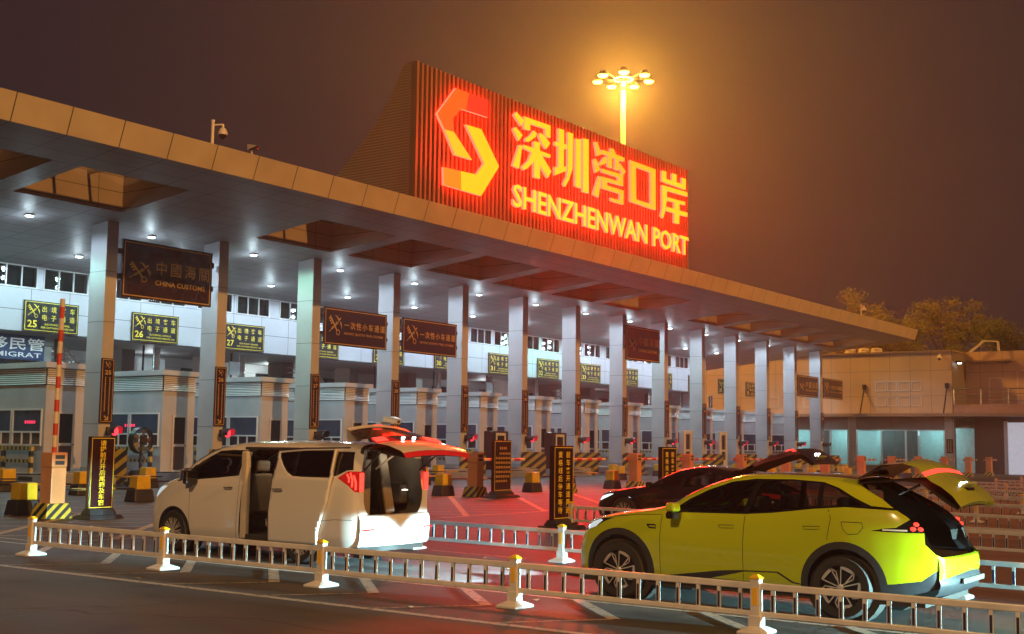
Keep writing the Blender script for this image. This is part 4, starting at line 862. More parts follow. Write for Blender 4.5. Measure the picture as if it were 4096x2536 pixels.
# ================================================================== white guard rail fences between the lanes
def fence_post():
    pass
FP = {}
def fence(label, x_of, y0, n, sp, near=True, cut=None):
    t = thing('guard_rail_fence', label, 'guard rail', (x_of(y0), y0, gz(x_of(y0), y0)), 'white guard rails between the lanes'); o0 = t.location
    pos = lambda i: Vector((x_of(y0 - sp * i), y0 - sp * i, gz(x_of(y0), y0 - sp * i)))
    for i in range(n):
        p = pos(i) - o0
        if 'post' not in FP:
            mb = MB(); mb.box((-.045, -.055, .05), (.045, .055, .575)); mb.box((-.062, -.072, .08), (.062, .072, .19)); po = mb.build('post', M['fence'], t, bevel=.006)
            mb = MB(); mb.box((-.055, -.065, .575), (.055, .065, .592)); mb.box((-.055, -.065, .592), (.055, .065, .625), .35); cp_ = mb.build('cap', M['cap'], po, bevel=.006)
            mb = MB(); mb.box((-.0505, -.030, .30), (-.0455, .030, .485)); rf = mb.build('reflector', M['amber'], po, bevel=.002)
            mb = MB(); mb.add([(-.19, -.15, .0), (.19, -.15, 0), (.19, .15, 0), (-.19, .15, 0), (-.19, -.15, .03), (.19, -.15, .03), (.19, .15, .03), (-.19, .15, .03), (-.05, -.06, .085), (.05, -.06, .085), (.05, .06, .085), (-.05, .06, .085)], [[3, 2, 1, 0], [0, 1, 5, 4], [1, 2, 6, 5], [2, 3, 7, 6], [3, 0, 4, 7], [4, 5, 9, 8], [5, 6, 10, 9], [6, 7, 11, 10], [7, 4, 8, 11], [8, 9, 10, 11]])
            ft = mb.build('foot', M['fence'], po, bevel=.008)
            FP['post'] = po
        else:
            po = FP['post'].copy(); COL.objects.link(po); po.parent = t
            for c in KIDS[FP['post'].name]:
                q = c.copy(); COL.objects.link(q); q.parent = po
        po.location = p
    for i in range(n - 1):
        a, b = pos(i), pos(i + 1); dv = b - a; L = dv.length; key = (round(L, 3), near)
        ang = math.atan2(dv.y, dv.x); tilt = math.atan2(dv.z, math.hypot(dv.x, dv.y))
        rot = (0, -tilt, ang)
        def put(o): o.location = a - o0; o.rotation_euler = rot
        if key not in FP:
            lst = []
            for z, r in ((.50, .036), (.205, .030)):
                mb = MB(); mb.box((.04, -r * .62, z - r), (L - .04, r * .62, z + r)); lst.append((mb.build('rail', M['fence'], t, bevel=.010), []))
            m_b = 12; allb = MB(); alls = MB()
            for q in range(m_b):
                xq = L * (q + .75) / (m_b + .5)
                bb = MB() if near else allb; ss = MB() if near else alls
                bb.box((xq - .020, -.018, .23), (xq + .020, .018, .47)); ss.box((xq - .013, .0185 - .0375 * 1 - .0015, .245), (xq + .013, -.0185, .415))
                ss.box((xq - .013, .0185, .245), (xq + .013, .0200, .415))
                if near:
                    ob = bb.build('baluster', M['fence'], t); os_ = ss.build('reflective_strip', M['reflect_blue'], ob); lst.append((ob, [os_]))
            if not near: ob = allb.build('baluster_panel', M['fence'], t); os_ = alls.build('reflective_strips', M['reflect_blue'], ob); lst.append((ob, [os_]))
            FP[key] = lst
            for o, _ in lst: put(o)
        else:
            for o, ch in FP[key]:
                c = o.copy(); COL.objects.link(c); c.parent = t; put(c)
                for s in ch: q = s.copy(); COL.objects.link(q); q.parent = c
    return t
fence('white guard rail fence nearest the camera, running across the foreground', lambda y: 12.017 + .0469 * (18.0 - y), 18.0, 7, 3.08)
fence('white guard rail fence behind the white van and the yellow car', lambda y: 17.62 - .018 * (17.85 - y), 17.85, 8, 3.24)
fence('guard rail fence just in front of the black car', lambda y: 24.0 - .04 * (15.35 - y), 15.35, 8, 2.9)
names = ['fourth', 'fifth', 'sixth', 'seventh', 'eighth', 'ninth', 'tenth', 'eleventh', 'twelfth', 'thirteenth', 'fourteenth']
for k, nm in enumerate(names):
    x = 29.5 + 5.75 * k
    y0 = 15.2 + .15 * k
    fence(f'{nm} guard rail fence counted from the camera, in the rows at the right', lambda y, x=x: x - .03 * (15.2 - y), y0, 7 if k < 4 else 6 if k < 7 else 4, 3.0, False)
# ================================================================== mist fan, kiosks, cameras
f = thing('pedestal_fan', 'black drum fan on a wheeled base in front of the booth at sign 26', 'fan', (30.75, 39.3, gz(30.7, 39.3)))
mb = MB(); mb.box((-.55, -.30, .06), (.55, .30, .20)); mb.lathe([(.42, .2), (.44, .45), (.36, .62), (.15, .70), (0, .71)], n=18); mb.build('tank', M['rubber'], f, smooth=True)
for x in (-.4, .4):
    for y in (-.24, .24): mb = MB(); mb.lathe([(.07, -.03), (.07, .03)], (x, y, .07), 10, 'y'); mb.build('wheel', M['black_metal'], f)
mb = MB(); mb.tube([(0, 0, .68), (0, 0, 1.72)], .05, 8); mb.tube([(0, .05, 1.4), (.3, .1, 1.0), (.1, .1, .7)], .018, 6); mb.build('stem', M['black_metal'], f)
fh = thing('x', 'x', 'x'); bpy.data.objects.remove(fh)
mb = MB(); vs = [];
mb.lathe([(.47, -.13), (.50, -.13), (.52, .13), (.47, .13), (.47, -.13)], (0, 0, 1.76), 28, 'y'); mb.build('drum', M['black_metal'], f, smooth=True)
mb = MB()
for r in (.12, .22, .32, .42): mb.tube([(r * math.cos(k * .3142), -.10, 1.76 + r * math.sin(k * .3142)) for k in range(21)], .006, 4)
for k in range(10): mb.tube([(.1 * math.cos(k * .628), -.10, 1.76 + .1 * math.sin(k * .628)), (.48 * math.cos(k * .628), -.10, 1.76 + .48 * math.sin(k * .628))], .006, 4)
mb.build('grille', M['steel'], f)
mb = MB()
for k in range(5):
    a = k * 1.2566; c, s = math.cos(a), math.sin(a); mb.add([(c * .08, -.03, 1.76 + s * .08), (c * .42 - s * .14, -.06, 1.76 + s * .42 + c * .14), (c * .42 + s * .12, .04, 1.76 + s * .42 - c * .12)], [[0, 1, 2]])
mb.build('blade', mat('fan_blade', (.12, .12, .13), .4), f); mb = MB(); mb.lathe([(.16, -.12), (.12, -.2), (0, -.21)], (0, 0, 1.76), 16, 'y'); mb.build('motor', M['rubber'], f, smooth=True)
for k, x in enumerate((54.9, 60.8)):
    t = thing('payment_kiosk', ('grey and black kiosk behind the small print sign board', 'grey and black kiosk behind the two column sign board')[k], 'kiosk', (x, 40.0, .66), 'kiosks on the islands')
    mb = MB(); mb.box((-.75, -.3, 0), (.75, .3, 2.1)); mb.build('body', M['black_metal'], t, bevel=.05); mb = MB()
    for a, c in (((-.45, -.34, 0), (-.33, -.29, 2.0)), ((.33, -.34, 0), (.45, -.29, 2.0)), ((-.33, -.34, 1.85), (.33, -.29, 2.0)), ((-.33, -.34, 1.25), (.33, -.29, 1.32))): mb.box(a, c)
    mb.build('frame', M['louver'], t, bevel=.02); mb = MB(); mb.box((-.33, -.318, .75), (.33, -.302, 1.05)); mb.build('shelf', M['louver'], t); mb = MB(); mb.box((-.33, -.315, 1.33), (.33, -.302, 1.84)); mb.build('screen', M['pane_dark'], t)
for k, x in enumerate((77.6, 83.2)):
    t = thing('detector_gate', ('white upright detector panel left of the second last gates', 'white upright detector panel right of its twin')[k], 'detector', (x, 40.2, .66), 'white detector panels')
    mb = MB()
    for a, c in (((-.62, -.2, 0), (-.32, .2, 2.5)), ((.32, -.2, 0), (.62, .2, 2.5)), ((-.32, -.19, 2.25), (.32, .19, 2.5)), ((-.32, -.19, 1.05), (.32, .19, 1.2)), ((-.32, -.19, 0), (.32, .19, .45))): mb.box(a, c)
    mb.build('frame', M['frame_white'], t, bevel=.02); mb = MB(); mb.box((-.32, -.1, 1.2), (.32, .1, 2.25)); mb.box((-.32, -.1, .45), (.32, .1, 1.05)); mb.build('panel', M['black_metal'], t)
t = thing('lane_camera', 'pair of white bullet cameras on a pole above the open van tailgate', 'security camera', (45.2, 39.6, .6))
mb = MB(); mb.tube([(0, 0, 0), (0, 0, 2.35)], .05, 8); mb.build('pole', M['cctv'], t); mb = MB(); mb.box((-.5, -.08, 2.35), (.6, .08, 2.42)); mb.build('arm', M['cctv'], t)
for k, (x, rz) in enumerate(((-.4, .5), (.45, -.4))):
    mb = MB(); mb.box((-.1, -.38, 2.46), (.1, .3, 2.68)); mb.box((-.13, -.46, 2.68), (.13, .3, 2.71)); o = mb.build('camera_body', M['cctv'], t, bevel=.03); o.location = (x, 0, 0); o.rotation_euler = (.2, 0, rz)
    mb = MB(); mb.lathe([(.07, -.385), (.06, -.39), (0, -.39)], (0, 0, 2.57), 12, 'y'); mb.build('lens', M['dome'], o)
# ================================================================== cars
def pchip(pts):
    xs = [p[0] for p in pts]; ys = [p[1] for p in pts]; n = len(xs)
    h = [xs[i + 1] - xs[i] for i in range(n - 1)]; d = [(ys[i + 1] - ys[i]) / h[i] for i in range(n - 1)]; m = [0] * n
    m[0], m[-1] = d[0], d[-1]
    for i in range(1, n - 1):
        if d[i - 1] * d[i] > 0: w1 = 2 * h[i] + h[i - 1]; w2 = h[i] + 2 * h[i - 1]; m[i] = (w1 + w2) / (w1 / d[i - 1] + w2 / d[i])
    def f(x):
        if x <= xs[0]: return ys[0]
        if x >= xs[-1]: return ys[-1]
        i = 0
        while xs[i + 1] < x: i += 1
        t = (x - xs[i]) / h[i]; a = t * t * (3 - 2 * t)
        return ys[i] * (1 - a) + ys[i + 1] * a + h[i] * (m[i] * t * (1 - t) ** 2 - m[i + 1] * t * t * (1 - t))
    return f
TT = [0, .35, 1, 1.6, 2, 3, 3.3, 3.65, 4]
class Shell:
    """half body surface S(l, t): l runs back from the front axle, t climbs from sill over belt and roof rail to the centre line"""
    def __init__(s, sp):
        s.f = {k: pchip(v) for k, v in sp['curves'].items()}; s.cache = {}; s.sp = sp
    def sec(s, l):
        k = round(l, 4)
        if k in s.cache: return s.cache[k]
        g = {n: f(l) for n, f in s.f.items()}
        W, zs, zw, zb, zr, zc, w2, w3 = g['W'], g['zs'], g['zw'], g['zb'], g['zr'], g['zc'], g['w2'], g['w3']
        y = [W * .93, W * .985, W, (W * .4 + w2 * .6) * 1.012, w2, w3, w3 * .86, w3 * .5, 0]
        z = [zs, zs + (zw - zs) * .33, zw, zb - (zb - zw) * .3, zb, zr, zr + (zc - zr) * .55, zr + (zc - zr) * .88, zc]
        r = (pchip(list(zip(TT, y))), pchip(list(zip(TT, z)))); s.cache[k] = r; return r
    def __call__(s, l, t):
        fy, fz = s.sec(l); return fy(t), fz(t)
    def tz(s, l, z, hi=4.):
        fz = s.sec(l)[1]; a, b = 0., hi
        if z <= fz(0): return -.02
        if z >= fz(hi): return hi
        for _ in range(26):
            m = (a + b) / 2
            if fz(m) < z: a = m
            else: b = m
        return (a + b) / 2
def inside(p, q):
    x, y = p; c = False; n = len(q); j = n - 1
    for i in range(n):
        if (q[i][1] > y) != (q[j][1] > y) and x < (q[j][0] - q[i][0]) * (y - q[i][1]) / (q[j][1] - q[i][1]) + q[i][0]: c = not c
        j = i
    return c
def densify(q, st=.05):
    o = []
    for a, b in zip(q, q[1:] + q[:1]):
        n = max(1, int(math.hypot(b[0] - a[0], b[1] - a[1]) / st)); o += [(a[0] + (b[0] - a[0]) * i / n, a[1] + (b[1] - a[1]) * i / n) for i in range(n)]
    return o
def arc(cx, cz, r, a0, a1, n=28): return [(cx + r * math.cos(R(a0 + (a1 - a0) * i / n)), cz + r * math.sin(R(a0 + (a1 - a0) * i / n))) for i in range(n + 1)]
def car_shell(root, sp, mats):
    """polys: list of (group, space, ring); space 'z' = side view (l,z), 't' = parameter (l,t)"""
    S = Shell(sp); l0, l1 = sp['range']
    polys = []
    for g, spc, q in sp['polys']:
        q = densify(q)
        polys.append((g, [(l, S.tz(l, z)) for l, z in q] if spc == 'z' else q))
    ls = [l0 + (l1 - l0) * i / int((l1 - l0) / .055) for i in range(int((l1 - l0) / .055) + 1)]
    ls = sorted(set([round(v, 4) for v in ls] + [round(l0 + v, 4) for v in (.006, .015, .03)] + [round(l1 - v, 4) for v in (.006, .015, .03)]))
    ts = [0, .12, .25, .4, .55, .7, .85, 1, 1.15, 1.3, 1.45, 1.6, 1.72, 1.85, 1.95, 2, 2.06, 2.2, 2.4, 2.6, 2.8, 2.92, 3, 3.08, 3.18, 3.3, 3.42, 3.55, 3.7, 3.85, 4]
    V = []; E = []
    for l in ls:
        for t in ts: V.append((l, t))
    for g, q in polys:
        o = len(V); qq = []
        for p in q:
            p = (min(max(p[0], l0), l1), min(max(p[1], 0), 4.))
            if not qq or math.hypot(p[0] - qq[-1][0], p[1] - qq[-1][1]) > 1e-4: qq.append(p)
        V += qq; E += [(o + i, o + (i + 1) % len(qq)) for i in range(len(qq))]
    nb = len(ls); nt = len(ts)
    E += [(i, i + 1) for i in range(nt - 1)] + [((nb - 1) * nt + i, (nb - 1) * nt + i + 1) for i in range(nt - 1)] + [(i * nt, (i + 1) * nt) for i in range(nb - 1)] + [(i * nt + nt - 1, (i + 1) * nt + nt - 1) for i in range(nb - 1)]
    r = delaunay_2d_cdt([Vector(v) for v in V], E, [], 0, 1e-5)
    rv, rf = r[0], r[2]
    P3 = []; N3 = []; e = .012
    for v in rv:
        l, t = v; y, z = S(l, t); P3.append((-y, -l, z))
        la, lb, ta, tb = max(l0, l - e), min(l1, l + e), max(0, t - e), min(4, t + e)
        if t > 3.985: ta, tb = 3.94, 3.98
        ya, za = S(la, t); yb, zb = S(lb, t); yc, zc = S(l, ta); yd, zd = S(l, tb)
        n_ = Vector((-(yb - ya), -(lb - la), zb - za)).cross(Vector((-(yd - yc), 0, zd - zc)))
        if t > 3.985: n_.x *= .2
        n_ = n_.normalized() if n_.length > 1e-9 else Vector((0, 0, 1))
        N3.append(n_)
    # outward on the left side: normal.x negative / up
    groups = {}
    for f in rf:
        c = (sum(rv[i][0] for i in f) / 3, sum(rv[i][1] for i in f) / 3)
        if not (l0 < c[0] < l1 and 0 < c[1] < 4): continue
        g = 'body'
        for name, q in polys:
            if inside(c, q): g = name; break
        groups.setdefault(g, []).append(list(f))
    out = {}
    def emit(name, fs, side, m, parent, off=0.):
        vs = []; nn = []; F = []
        for sd in ([-1, 1] if side == 0 else [side]):
            ids = {}
            for f in fs:
                q = []
                for i in f:
                    if i not in ids:
                        ids[i] = len(vs); p, n_ = P3[i], N3[i]
                        n_ = n_ if (n_.x <= 0.0 and not (n_.z < -.6)) or n_.z > .3 else n_
                        s = Vector((n_.x, n_.y, n_.z))
                        if s.dot(Vector((-1, 0, .6))) < 0 and s.dot(Vector((0, 0, 1))) < 0: s = -s
                        vs.append((p[0] * (-sd if sd == 1 else 1) + 0 * off, p[1], p[2])); nn.append((s.x * (-1 if sd == 1 else 1), s.y, s.z))
                        if off:
                            v = Vector(vs[-1]) - Vector(nn[-1]) * off; vs[-1] = tuple(v)
                    q.append(ids[i])
                F.append(q)
        # wind faces to agree with the vertex normals
        G = []
        for q in F:
            a, b, c = (Vector(vs[i]) for i in q[:3])
            G.append(q if (b - a).cross(c - a).dot(Vector(nn[q[0]])) >= 0 else q[::-1])
        me = bpy.data.meshes.new(name); me.from_pydata(vs, [], G); me.materials.append(m)
        o = bpy.data.objects.new(name, me); COL.objects.link(o); o.parent = parent; KIDS.setdefault(parent.name, []).append(o)
        me.polygons.foreach_set('use_smooth', [True] * len(G)); me.update()
        try: me.normals_split_custom_set_from_vertices(nn)
        except Exception as ex: print('normals', ex)
        return o
    for g, fs in groups.items():
        if g in ('hole',): continue
        spec = sp['groups'].get(g, (g, mats['paint'], 0, None)); nm, m, side, par = spec
        parent = out.get(par, root) if par else root
        out.setdefault(g, None)
    order = ['body'] + [k for k in sp['groups'] if k in groups and k != 'body']
    for g in order:
        if g not in groups: continue
        nm, m, side, par = sp['groups'].get(g, (g, mats['paint'], 0, None)); parent = out.get(par) or root
        if side == 2: emit(nm, groups[g], -1, m, parent); o = emit(nm, groups[g], 1, m, parent)
        else: o = emit(nm, groups[g], side, m, parent)
        out[g] = o
    # closed front and back ends below the given height
    for l, tmax, m, nm in sp['caps']:
        mb = MB(); q = [S(l, tmax * i / 24) for i in range(25)]
        mb.add([(-y, -l, z) for y, z in q] + [(y, -l, z) for y, z in q[::-1]], [list(range(50))]); mb.build(nm, m, root)
    ln = sp.get('liner')
    if ln:
        fs = [f for g in ln['groups'] if g in groups for f in groups[g]]
        for sd in ln['sides']: emit('interior_trim', fs, sd, ln['mat'], root, .045)
    return S, out
def wheel(root, name, c, r, w_, rim_m, tyre_m, style, side=-1, edge=None):
    e = bpy.data.objects.new(name, None); COL.objects.link(e); e.parent = root; e.location = c; KIDS.setdefault(root.name, []).append(e)
    s = side; rr = r * .70
    mb = MB(); mb.lathe([(rr, -w_ / 2), (r * .93, -w_ / 2), (r, -w_ * .33), (r, w_ * .33), (r * .93, w_ / 2), (rr, w_ / 2), (rr, -w_ / 2)], n=40, axis='x'); mb.build('tyre', tyre_m, e, smooth=True)
    d = s * w_ / 2
    mb = MB(); mb.lathe([(rr, d), (rr - .012, d), (rr - .03, d * .5), (0, d * .35)], n=32, axis='x', cap=False); mb.build('rim', M['black_metal'] if style == 'blade' else M['rubber'], e, smooth=True)
    P = lambda u, v, dd: (d * .98 + s * dd, u, v); mb = MB()
    if style == 'blade':
        pol = lambda q, a: (q * rr * math.cos(a), q * rr * math.sin(a))
        for k in range(5):
            a = k * 1.2566 + .35; q = [pol(.12, a), pol(.93, a), pol(.93, a + .28), pol(.95, a + .72), pol(.72, a + .95), pol(.12, a + .55)]
            mb.stroke(q[:2] + q[2:], .014, P, .0); mb.stroke([pol(.90, a + .06), pol(.90, a + .70)], .032, P, .001)
            mb.stroke([pol(.92, a + .72), pol(.35, a + .80)], .016, P, .001)
        mb.lathe([(.035, d * .99), (.03, d * 1.01), (0, d * 1.01)], n=14, axis='x')
        mb.build('spokes', rim_m, e)
        mb = MB(); mb.lathe([(rr * .62, d * .30), (rr * .62, d * .34), (0, d * .34)], n=28, axis='x'); mb.build('brake_disc', M['steel'], e)
    else:
        n = 10
        for k in range(n):
            a = k * 2 * math.pi / n
            for da in (-.13, .13): mb.stroke([(.20 * rr * math.cos(a), .20 * rr * math.sin(a)), (.97 * rr * math.cos(a + da), .97 * rr * math.sin(a + da))], .018, P, .0, -.02 * 1)
        mb.stroke([(.97 * rr * math.cos(k * .1745), .97 * rr * math.sin(k * .1745)) for k in range(37)], .018, P, .001)
        mb.lathe([(.06, d * 1.0), (.05, d * 1.02), (0, d * 1.02)], n=16, axis='x'); mb.build('spokes', rim_m, e)
    return e
def seat(root, x, l, m, w_=.50, z=.38, back=.62, name='seat', head=True):
    mb = MB(); mb.box((x - w_ / 2, -l - .24, z), (x + w_ / 2, -l + .27, z + .17)); mb.build(name, m, root, bevel=.05)
    mb = MB(); mb.add([(x - w_ / 2, -l - .20, z + .14), (x + w_ / 2, -l - .20, z + .14), (x + w_ / 2, -l - .36, z + .14), (x - w_ / 2, -l - .36, z + .14), (x - w_ * .42, -l - .34, z + .14 + back), (x + w_ * .42, -l - .34, z + .14 + back), (x + w_ * .42, -l - .45, z + .14 + back), (x - w_ * .42, -l - .45, z + .14 + back)], [(3, 2, 1, 0), (4, 5, 6, 7), (0, 1, 5, 4), (1, 2, 6, 5), (2, 3, 7, 6), (3, 0, 4, 7)]); mb.build(name + '_back', m, root, bevel=.04)
    if head: mb = MB(); mb.box((x - .14, -l - .46, z + .17 + back), (x + .14, -l - .36, z + .36 + back)); mb.build('headrest', m, root, bevel=.04)
def paintm(name, c, rough=.25, coat=.8, metal=0): return mat(name, c, rough, metal, .02, 1., coat=coat)
TYRE = mat('tyre_rubber', (.016, .015, .015), .75, 0, .1, 20); ALLOY = mat('alloy', (.62, .60, .58), .3, .5, .03)
CGL = glass_mat('car_glass', (.42, .42, .42)); CGD = glass_mat('car_dark_glass', (.10, .09, .09)); PIANO = mat('gloss_black', (.008, .008, .009), .10, 0, .0, coat=.5); CLAD = mat('grey_black_cladding', (.022, .023, .027), .5, 0, .1, 8)
TAIL = emit_mat('tail_lamp_lit', (1, .05, .03), 2.4); TAILD = mat('tail_lamp_red', (.35, .008, .008), .15, coat=.6, emit=(1, .03, .02), estr=.22); HEAD = mat('headlamp_glass', (.55, .62, .68), .12, .3, 0, emit=(.75, .92, 1), estr=.55); PLATE_L = emit_mat('plate_lamp', (.95, 1, .95), 14)
LINER = mat('dark_interior', (.028, .024, .022), .8); BEIGE = mat('beige_leather', (.22, .17, .12), .55, 0, .1, 3); CHROME = mat('chrome', (.75, .74, .72), .12, 1., 0); GAP = mat('panel_gap', (.01, .01, .01), .8)
def seam(root, S, pts, name='panel_gap', wd=.007, m=None, off=.002, side=-1):
    """a thin line lying on the side of the body through (l,z) points"""
    mb = MB(); q = densify(pts + pts[::-1][1:-1] if False else pts, .05)[:]; q = []
    for a, b in zip(pts, pts[1:]):
        n = max(1, int(math.hypot(b[0] - a[0], b[1] - a[1]) / .06)); q += [(a[0] + (b[0] - a[0]) * i / n, a[1] + (b[1] - a[1]) * i / n) for i in range(n)]
    q.append(pts[-1]); vs = []
    for i, (l, z) in enumerate(q):
        a, b = q[max(0, i - 1)], q[min(len(q) - 1, i + 1)]; dx, dz = b[0] - a[0], b[1] - a[1]; L = math.hypot(dx, dz) or 1
        for s in (-.5, .5):
            ll, zz = l - dz / L * wd * s, z + dx / L * wd * s; y, z2 = S(ll, S.tz(ll, zz)); vs.append((side * (y + off), -ll, zz))
    mb.add(vs, [[2 * i, 2 * i + 1, 2 * i + 3, 2 * i + 2] for i in range(len(q) - 1)]); return mb.build(name, m or GAP, root)
def onside(S, l, z, off=0, side=-1):
    y, z2 = S(l, S.tz(l, z)); return Vector((side * (y + off), -l, z))

# ---------------------------------------------------------------- yellow crossover
LIME = paintm('lime_yellow_paint', (.41, .49, .008), .22)
suv = thing('yellow_crossover', 'bright lime yellow crossover car with black cladding and its tailgate raised', 'car', (15.0, 8.25, gz(15, 8.25)), 'cars in the lanes')
sp = dict(range=(-.80, 4.08), curves=dict(
    W=[(-.80, .50), (-.77, .62), (-.70, .74), (-.55, .85), (-.3, .915), (.1, .945), (1.5, .94), (2.9, .955), (3.3, .945), (3.6, .915), (3.85, .85), (4.0, .78), (4.08, .70)],
    zs=[(-.80, .30), (-.5, .25), (.5, .25), (3.2, .25), (3.6, .30), (4.08, .42)],
    zw=[(-.80, .55), (-.5, .72), (.2, .76), (2.4, .74), (3.0, .86), (3.6, .84), (4.08, .70)],
    zb=[(-.80, .66), (-.6, .86), (-.3, .97), (.1, 1.05), (.6, 1.12), (.9, 1.135), (1.5, 1.15), (2.1, 1.18), (2.6, 1.25), (3.0, 1.285), (3.5, 1.275), (3.75, 1.16), (3.9, 1.02), (4.08, .84)],
    zr=[(-.80, .70), (-.6, .92), (-.3, 1.02), (.1, 1.095), (.45, 1.15), (.64, 1.19), (.87, 1.32), (1.37, 1.53), (1.65, 1.59), (2.0, 1.605), (2.6, 1.60), (3.07, 1.56), (3.4, 1.46), (3.75, 1.32), (4.08, 1.10)],
    zc=[(-.80, .72), (-.76, .84), (-.6, .985), (-.3, 1.075), (.1, 1.14), (.40, 1.18), (.6, 1.24), (.95, 1.43), (1.35, 1.58), (1.65, 1.645), (2.05, 1.66), (2.6, 1.65), (3.2, 1.61), (4.08, 1.5)],
    w2=[(-.80, .46), (-.6, .76), (-.3, .86), (.1, .88), (1.0, .875), (2.9, .875), (3.5, .85), (3.85, .79), (4.08, .66)],
    w3=[(-.80, .44), (-.6, .70), (-.3, .80), (.1, .81), (.5, .80), (.68, .785), (.95, .745), (1.37, .68), (1.9, .645), (2.6, .64), (3.1, .63), (3.7, .63), (4.08, .58)]))
arF, arR = (-.01, .385), (2.985, .375)
edge_line = [(3.07, 1.56), (3.40, 1.385), (3.70, 1.20), (3.83, 1.09), (3.885, 1.02), (3.90, .90), (4.0, .79), (4.09, .74)]
sp['polys'] = [
    ('hole', 'z', arc(*arF, .435, -30, 210)), ('hole', 'z', arc(*arR, .43, -30, 210)),
    ('hole', 't', [(3.07, 3.02), (3.07, 4.1), (4.2, 4.1), (4.2, 2.9)]), ('hole', 'z', edge_line + [(4.2, 1.6), (3.07, 1.62)]),
    ('clad', 'z', arc(*arF, .52, -40, 220)), ('clad', 'z', arc(*arR, .515, -40, 220)),
    ('head', 'z', [(-.58, .885), (-.50, .955), (-.36, 1.0), (-.30, .985), (-.40, .90), (-.54, .855)]),
    ('headblk', 'z', [(-.66, .85), (-.50, .962), (-.36, 1.005), (-.12, 1.03), (-.26, .975), (-.42, .885), (-.62, .83)]),
    ('win1', 'z', [(.80, 1.155), (1.70, 1.17), (1.83, 1.555), (1.6, 1.545), (1.36, 1.475), (1.08, 1.36)]), ('win2', 'z', [(1.78, 1.172), (2.10, 1.20), (2.66, 1.268), (2.64, 1.545), (2.3, 1.568), (1.91, 1.563)]),
    ('win3', 'z', [(2.72, 1.275), (3.05, 1.305), (3.20, 1.305), (2.98, 1.42), (2.83, 1.495), (2.70, 1.54)]),
    ('surround', 'z', [(.70, 1.135), (1.0, 1.138), (1.75, 1.15), (2.1, 1.18), (2.62, 1.248), (3.0, 1.283), (3.66, 1.262), (3.62, 1.285), (3.30, 1.308), (3.10, 1.39), (2.88, 1.50), (2.68, 1.562), (2.3, 1.583), (1.8, 1.578), (1.5, 1.535), (1.2, 1.43), (.95, 1.305)]),
    ('roofblk', 't', [(1.60, 3.38), (1.55, 4.1), (3.06, 4.1), (3.05, 3.35), (2.3, 3.30)]), ('screen', 't', [(.64, 3.06), (.50, 3.4), (.42, 4.1), (1.50, 4.1), (1.52, 3.5), (1.45, 3.10), (1.1, 3.05)]),
    ('tailblk', 'z', [(3.32, 1.03), (3.46, 1.06), (3.60, 1.075), (3.75, 1.175), (3.86, 1.07), (3.90, 1.035), (3.90, 1.02), (3.5, 1.022)]),
    ('clad', 'z', [(.45, .20), (.45, .335), (.72, .352), (1.42, .455), (1.70, .478), (2.19, .492), (2.38, .385), (2.48, .37), (2.48, .355), (2.36, .37), (2.17, .476), (1.75, .462), (1.30, .355), (2.5, .335), (2.5, .20)]),
    ('clad', 'z', [(3.3, .2), (3.45, .43), (3.55, .44), (3.86, .49), (4.0, .60), (4.12, .64), (4.12, .2)]), ('clad', 'z', [(-.85, .2), (-.85, .36), (-.5, .34), (-.4, .2)]),
    ('door1', 'z', [(.60, .336), (.595, .80), (.61, 1.12), (.72, 1.134), (1.0, 1.138), (1.745, 1.15), (1.735, .80), (1.735, .336)]),
    ('door2', 'z', [(1.735, .336), (1.735, .80), (1.745, 1.15), (2.1, 1.18), (2.62, 1.248), (2.80, 1.265), (2.84, 1.15), (2.80, .89)] + arc(*arR, .52, 100, 175, 10) + [(2.45, .336)])]
mats = dict(paint=LIME)
sp['groups'] = {'body': ('body', LIME, 0, None), 'clad': ('cladding', CLAD, 0, None), 'door1': ('front_door', LIME, 2, None), 'door2': ('rear_door', LIME, 2, None), 'head': ('headlight', HEAD, 2, None), 'headblk': ('headlight_surround', PIANO, 2, None),
                'surround': ('window_surround', PIANO, 2, None), 'win1': ('front_side_window', CGL, 2, None), 'win2': ('rear_side_window', CGL, 2, None), 'win3': ('quarter_window', CGL, 2, None), 'roofblk': ('roof_panel', PIANO, 0, None), 'screen': ('windscreen', CGL, 0, None), 'tailblk': ('tail_light', PIANO, 2, None)}
sp['caps'] = [(-.80, 4, LIME, 'front_bumper')]
sp['liner'] = dict(groups=['body', 'door1', 'door2'], sides=[1], mat=LINER)
S, parts = car_shell(suv, sp, mats)
for nm, m, rows in (('rear_bumper', LIME, ((.755, -.03), (.74, .02), (.68, .045), (.60, .05), (.575, .03))), ('bumper_cladding', CLAD, ((.575, .035), (.52, .06), (.44, .05), (.36, .0), (.32, -.08)))):
    mb = MB(); vs = []; n_ = len(rows)
    for i in range(17):
        u = -1 + 2 * i / 16; y = u * .765; bow = .115 * (1 - abs(u) ** 3)
        for z, d in rows: vs.append((y, -4.02 - bow - d * (1 - .5 * u * u), z - (.07 * u * u if nm == 'bumper_cladding' and z > .5 else 0) - (.07 * u * u if nm == 'rear_bumper' and z < .58 else 0)))
    mb.add(vs, [[n_ * i + k, n_ * i + k + 1, n_ * i + k + n_ + 1, n_ * i + k + n_] for i in range(16) for k in range(n_ - 1)]); mb.build(nm, m, suv, smooth=True)
mb = MB(); mb.box((-.42, -4.215, .45), (.42, -4.19, .51)); mb.build('bumper_insert', mat('grey_insert', (.12, .125, .13), .4), suv, bevel=.01)
for s in (-1, 1): lamp('headlight_beam', 'SPOT', (s * .66, .86, .78), 5200, (.50, .92, 1), suv, radius=.06, spot=30, aim=(0, 1, -.23), blend=.3)
mb = MB()                                                     # cargo bay, floor, inner side walls
mb.box((-.72, -3.95, .70), (.72, -2.9, .74)); mb.box((-.80, -2.9, .22), (.80, .9, .27)); mb.box((-.70, -.95, .27), (.70, -.55, .98))
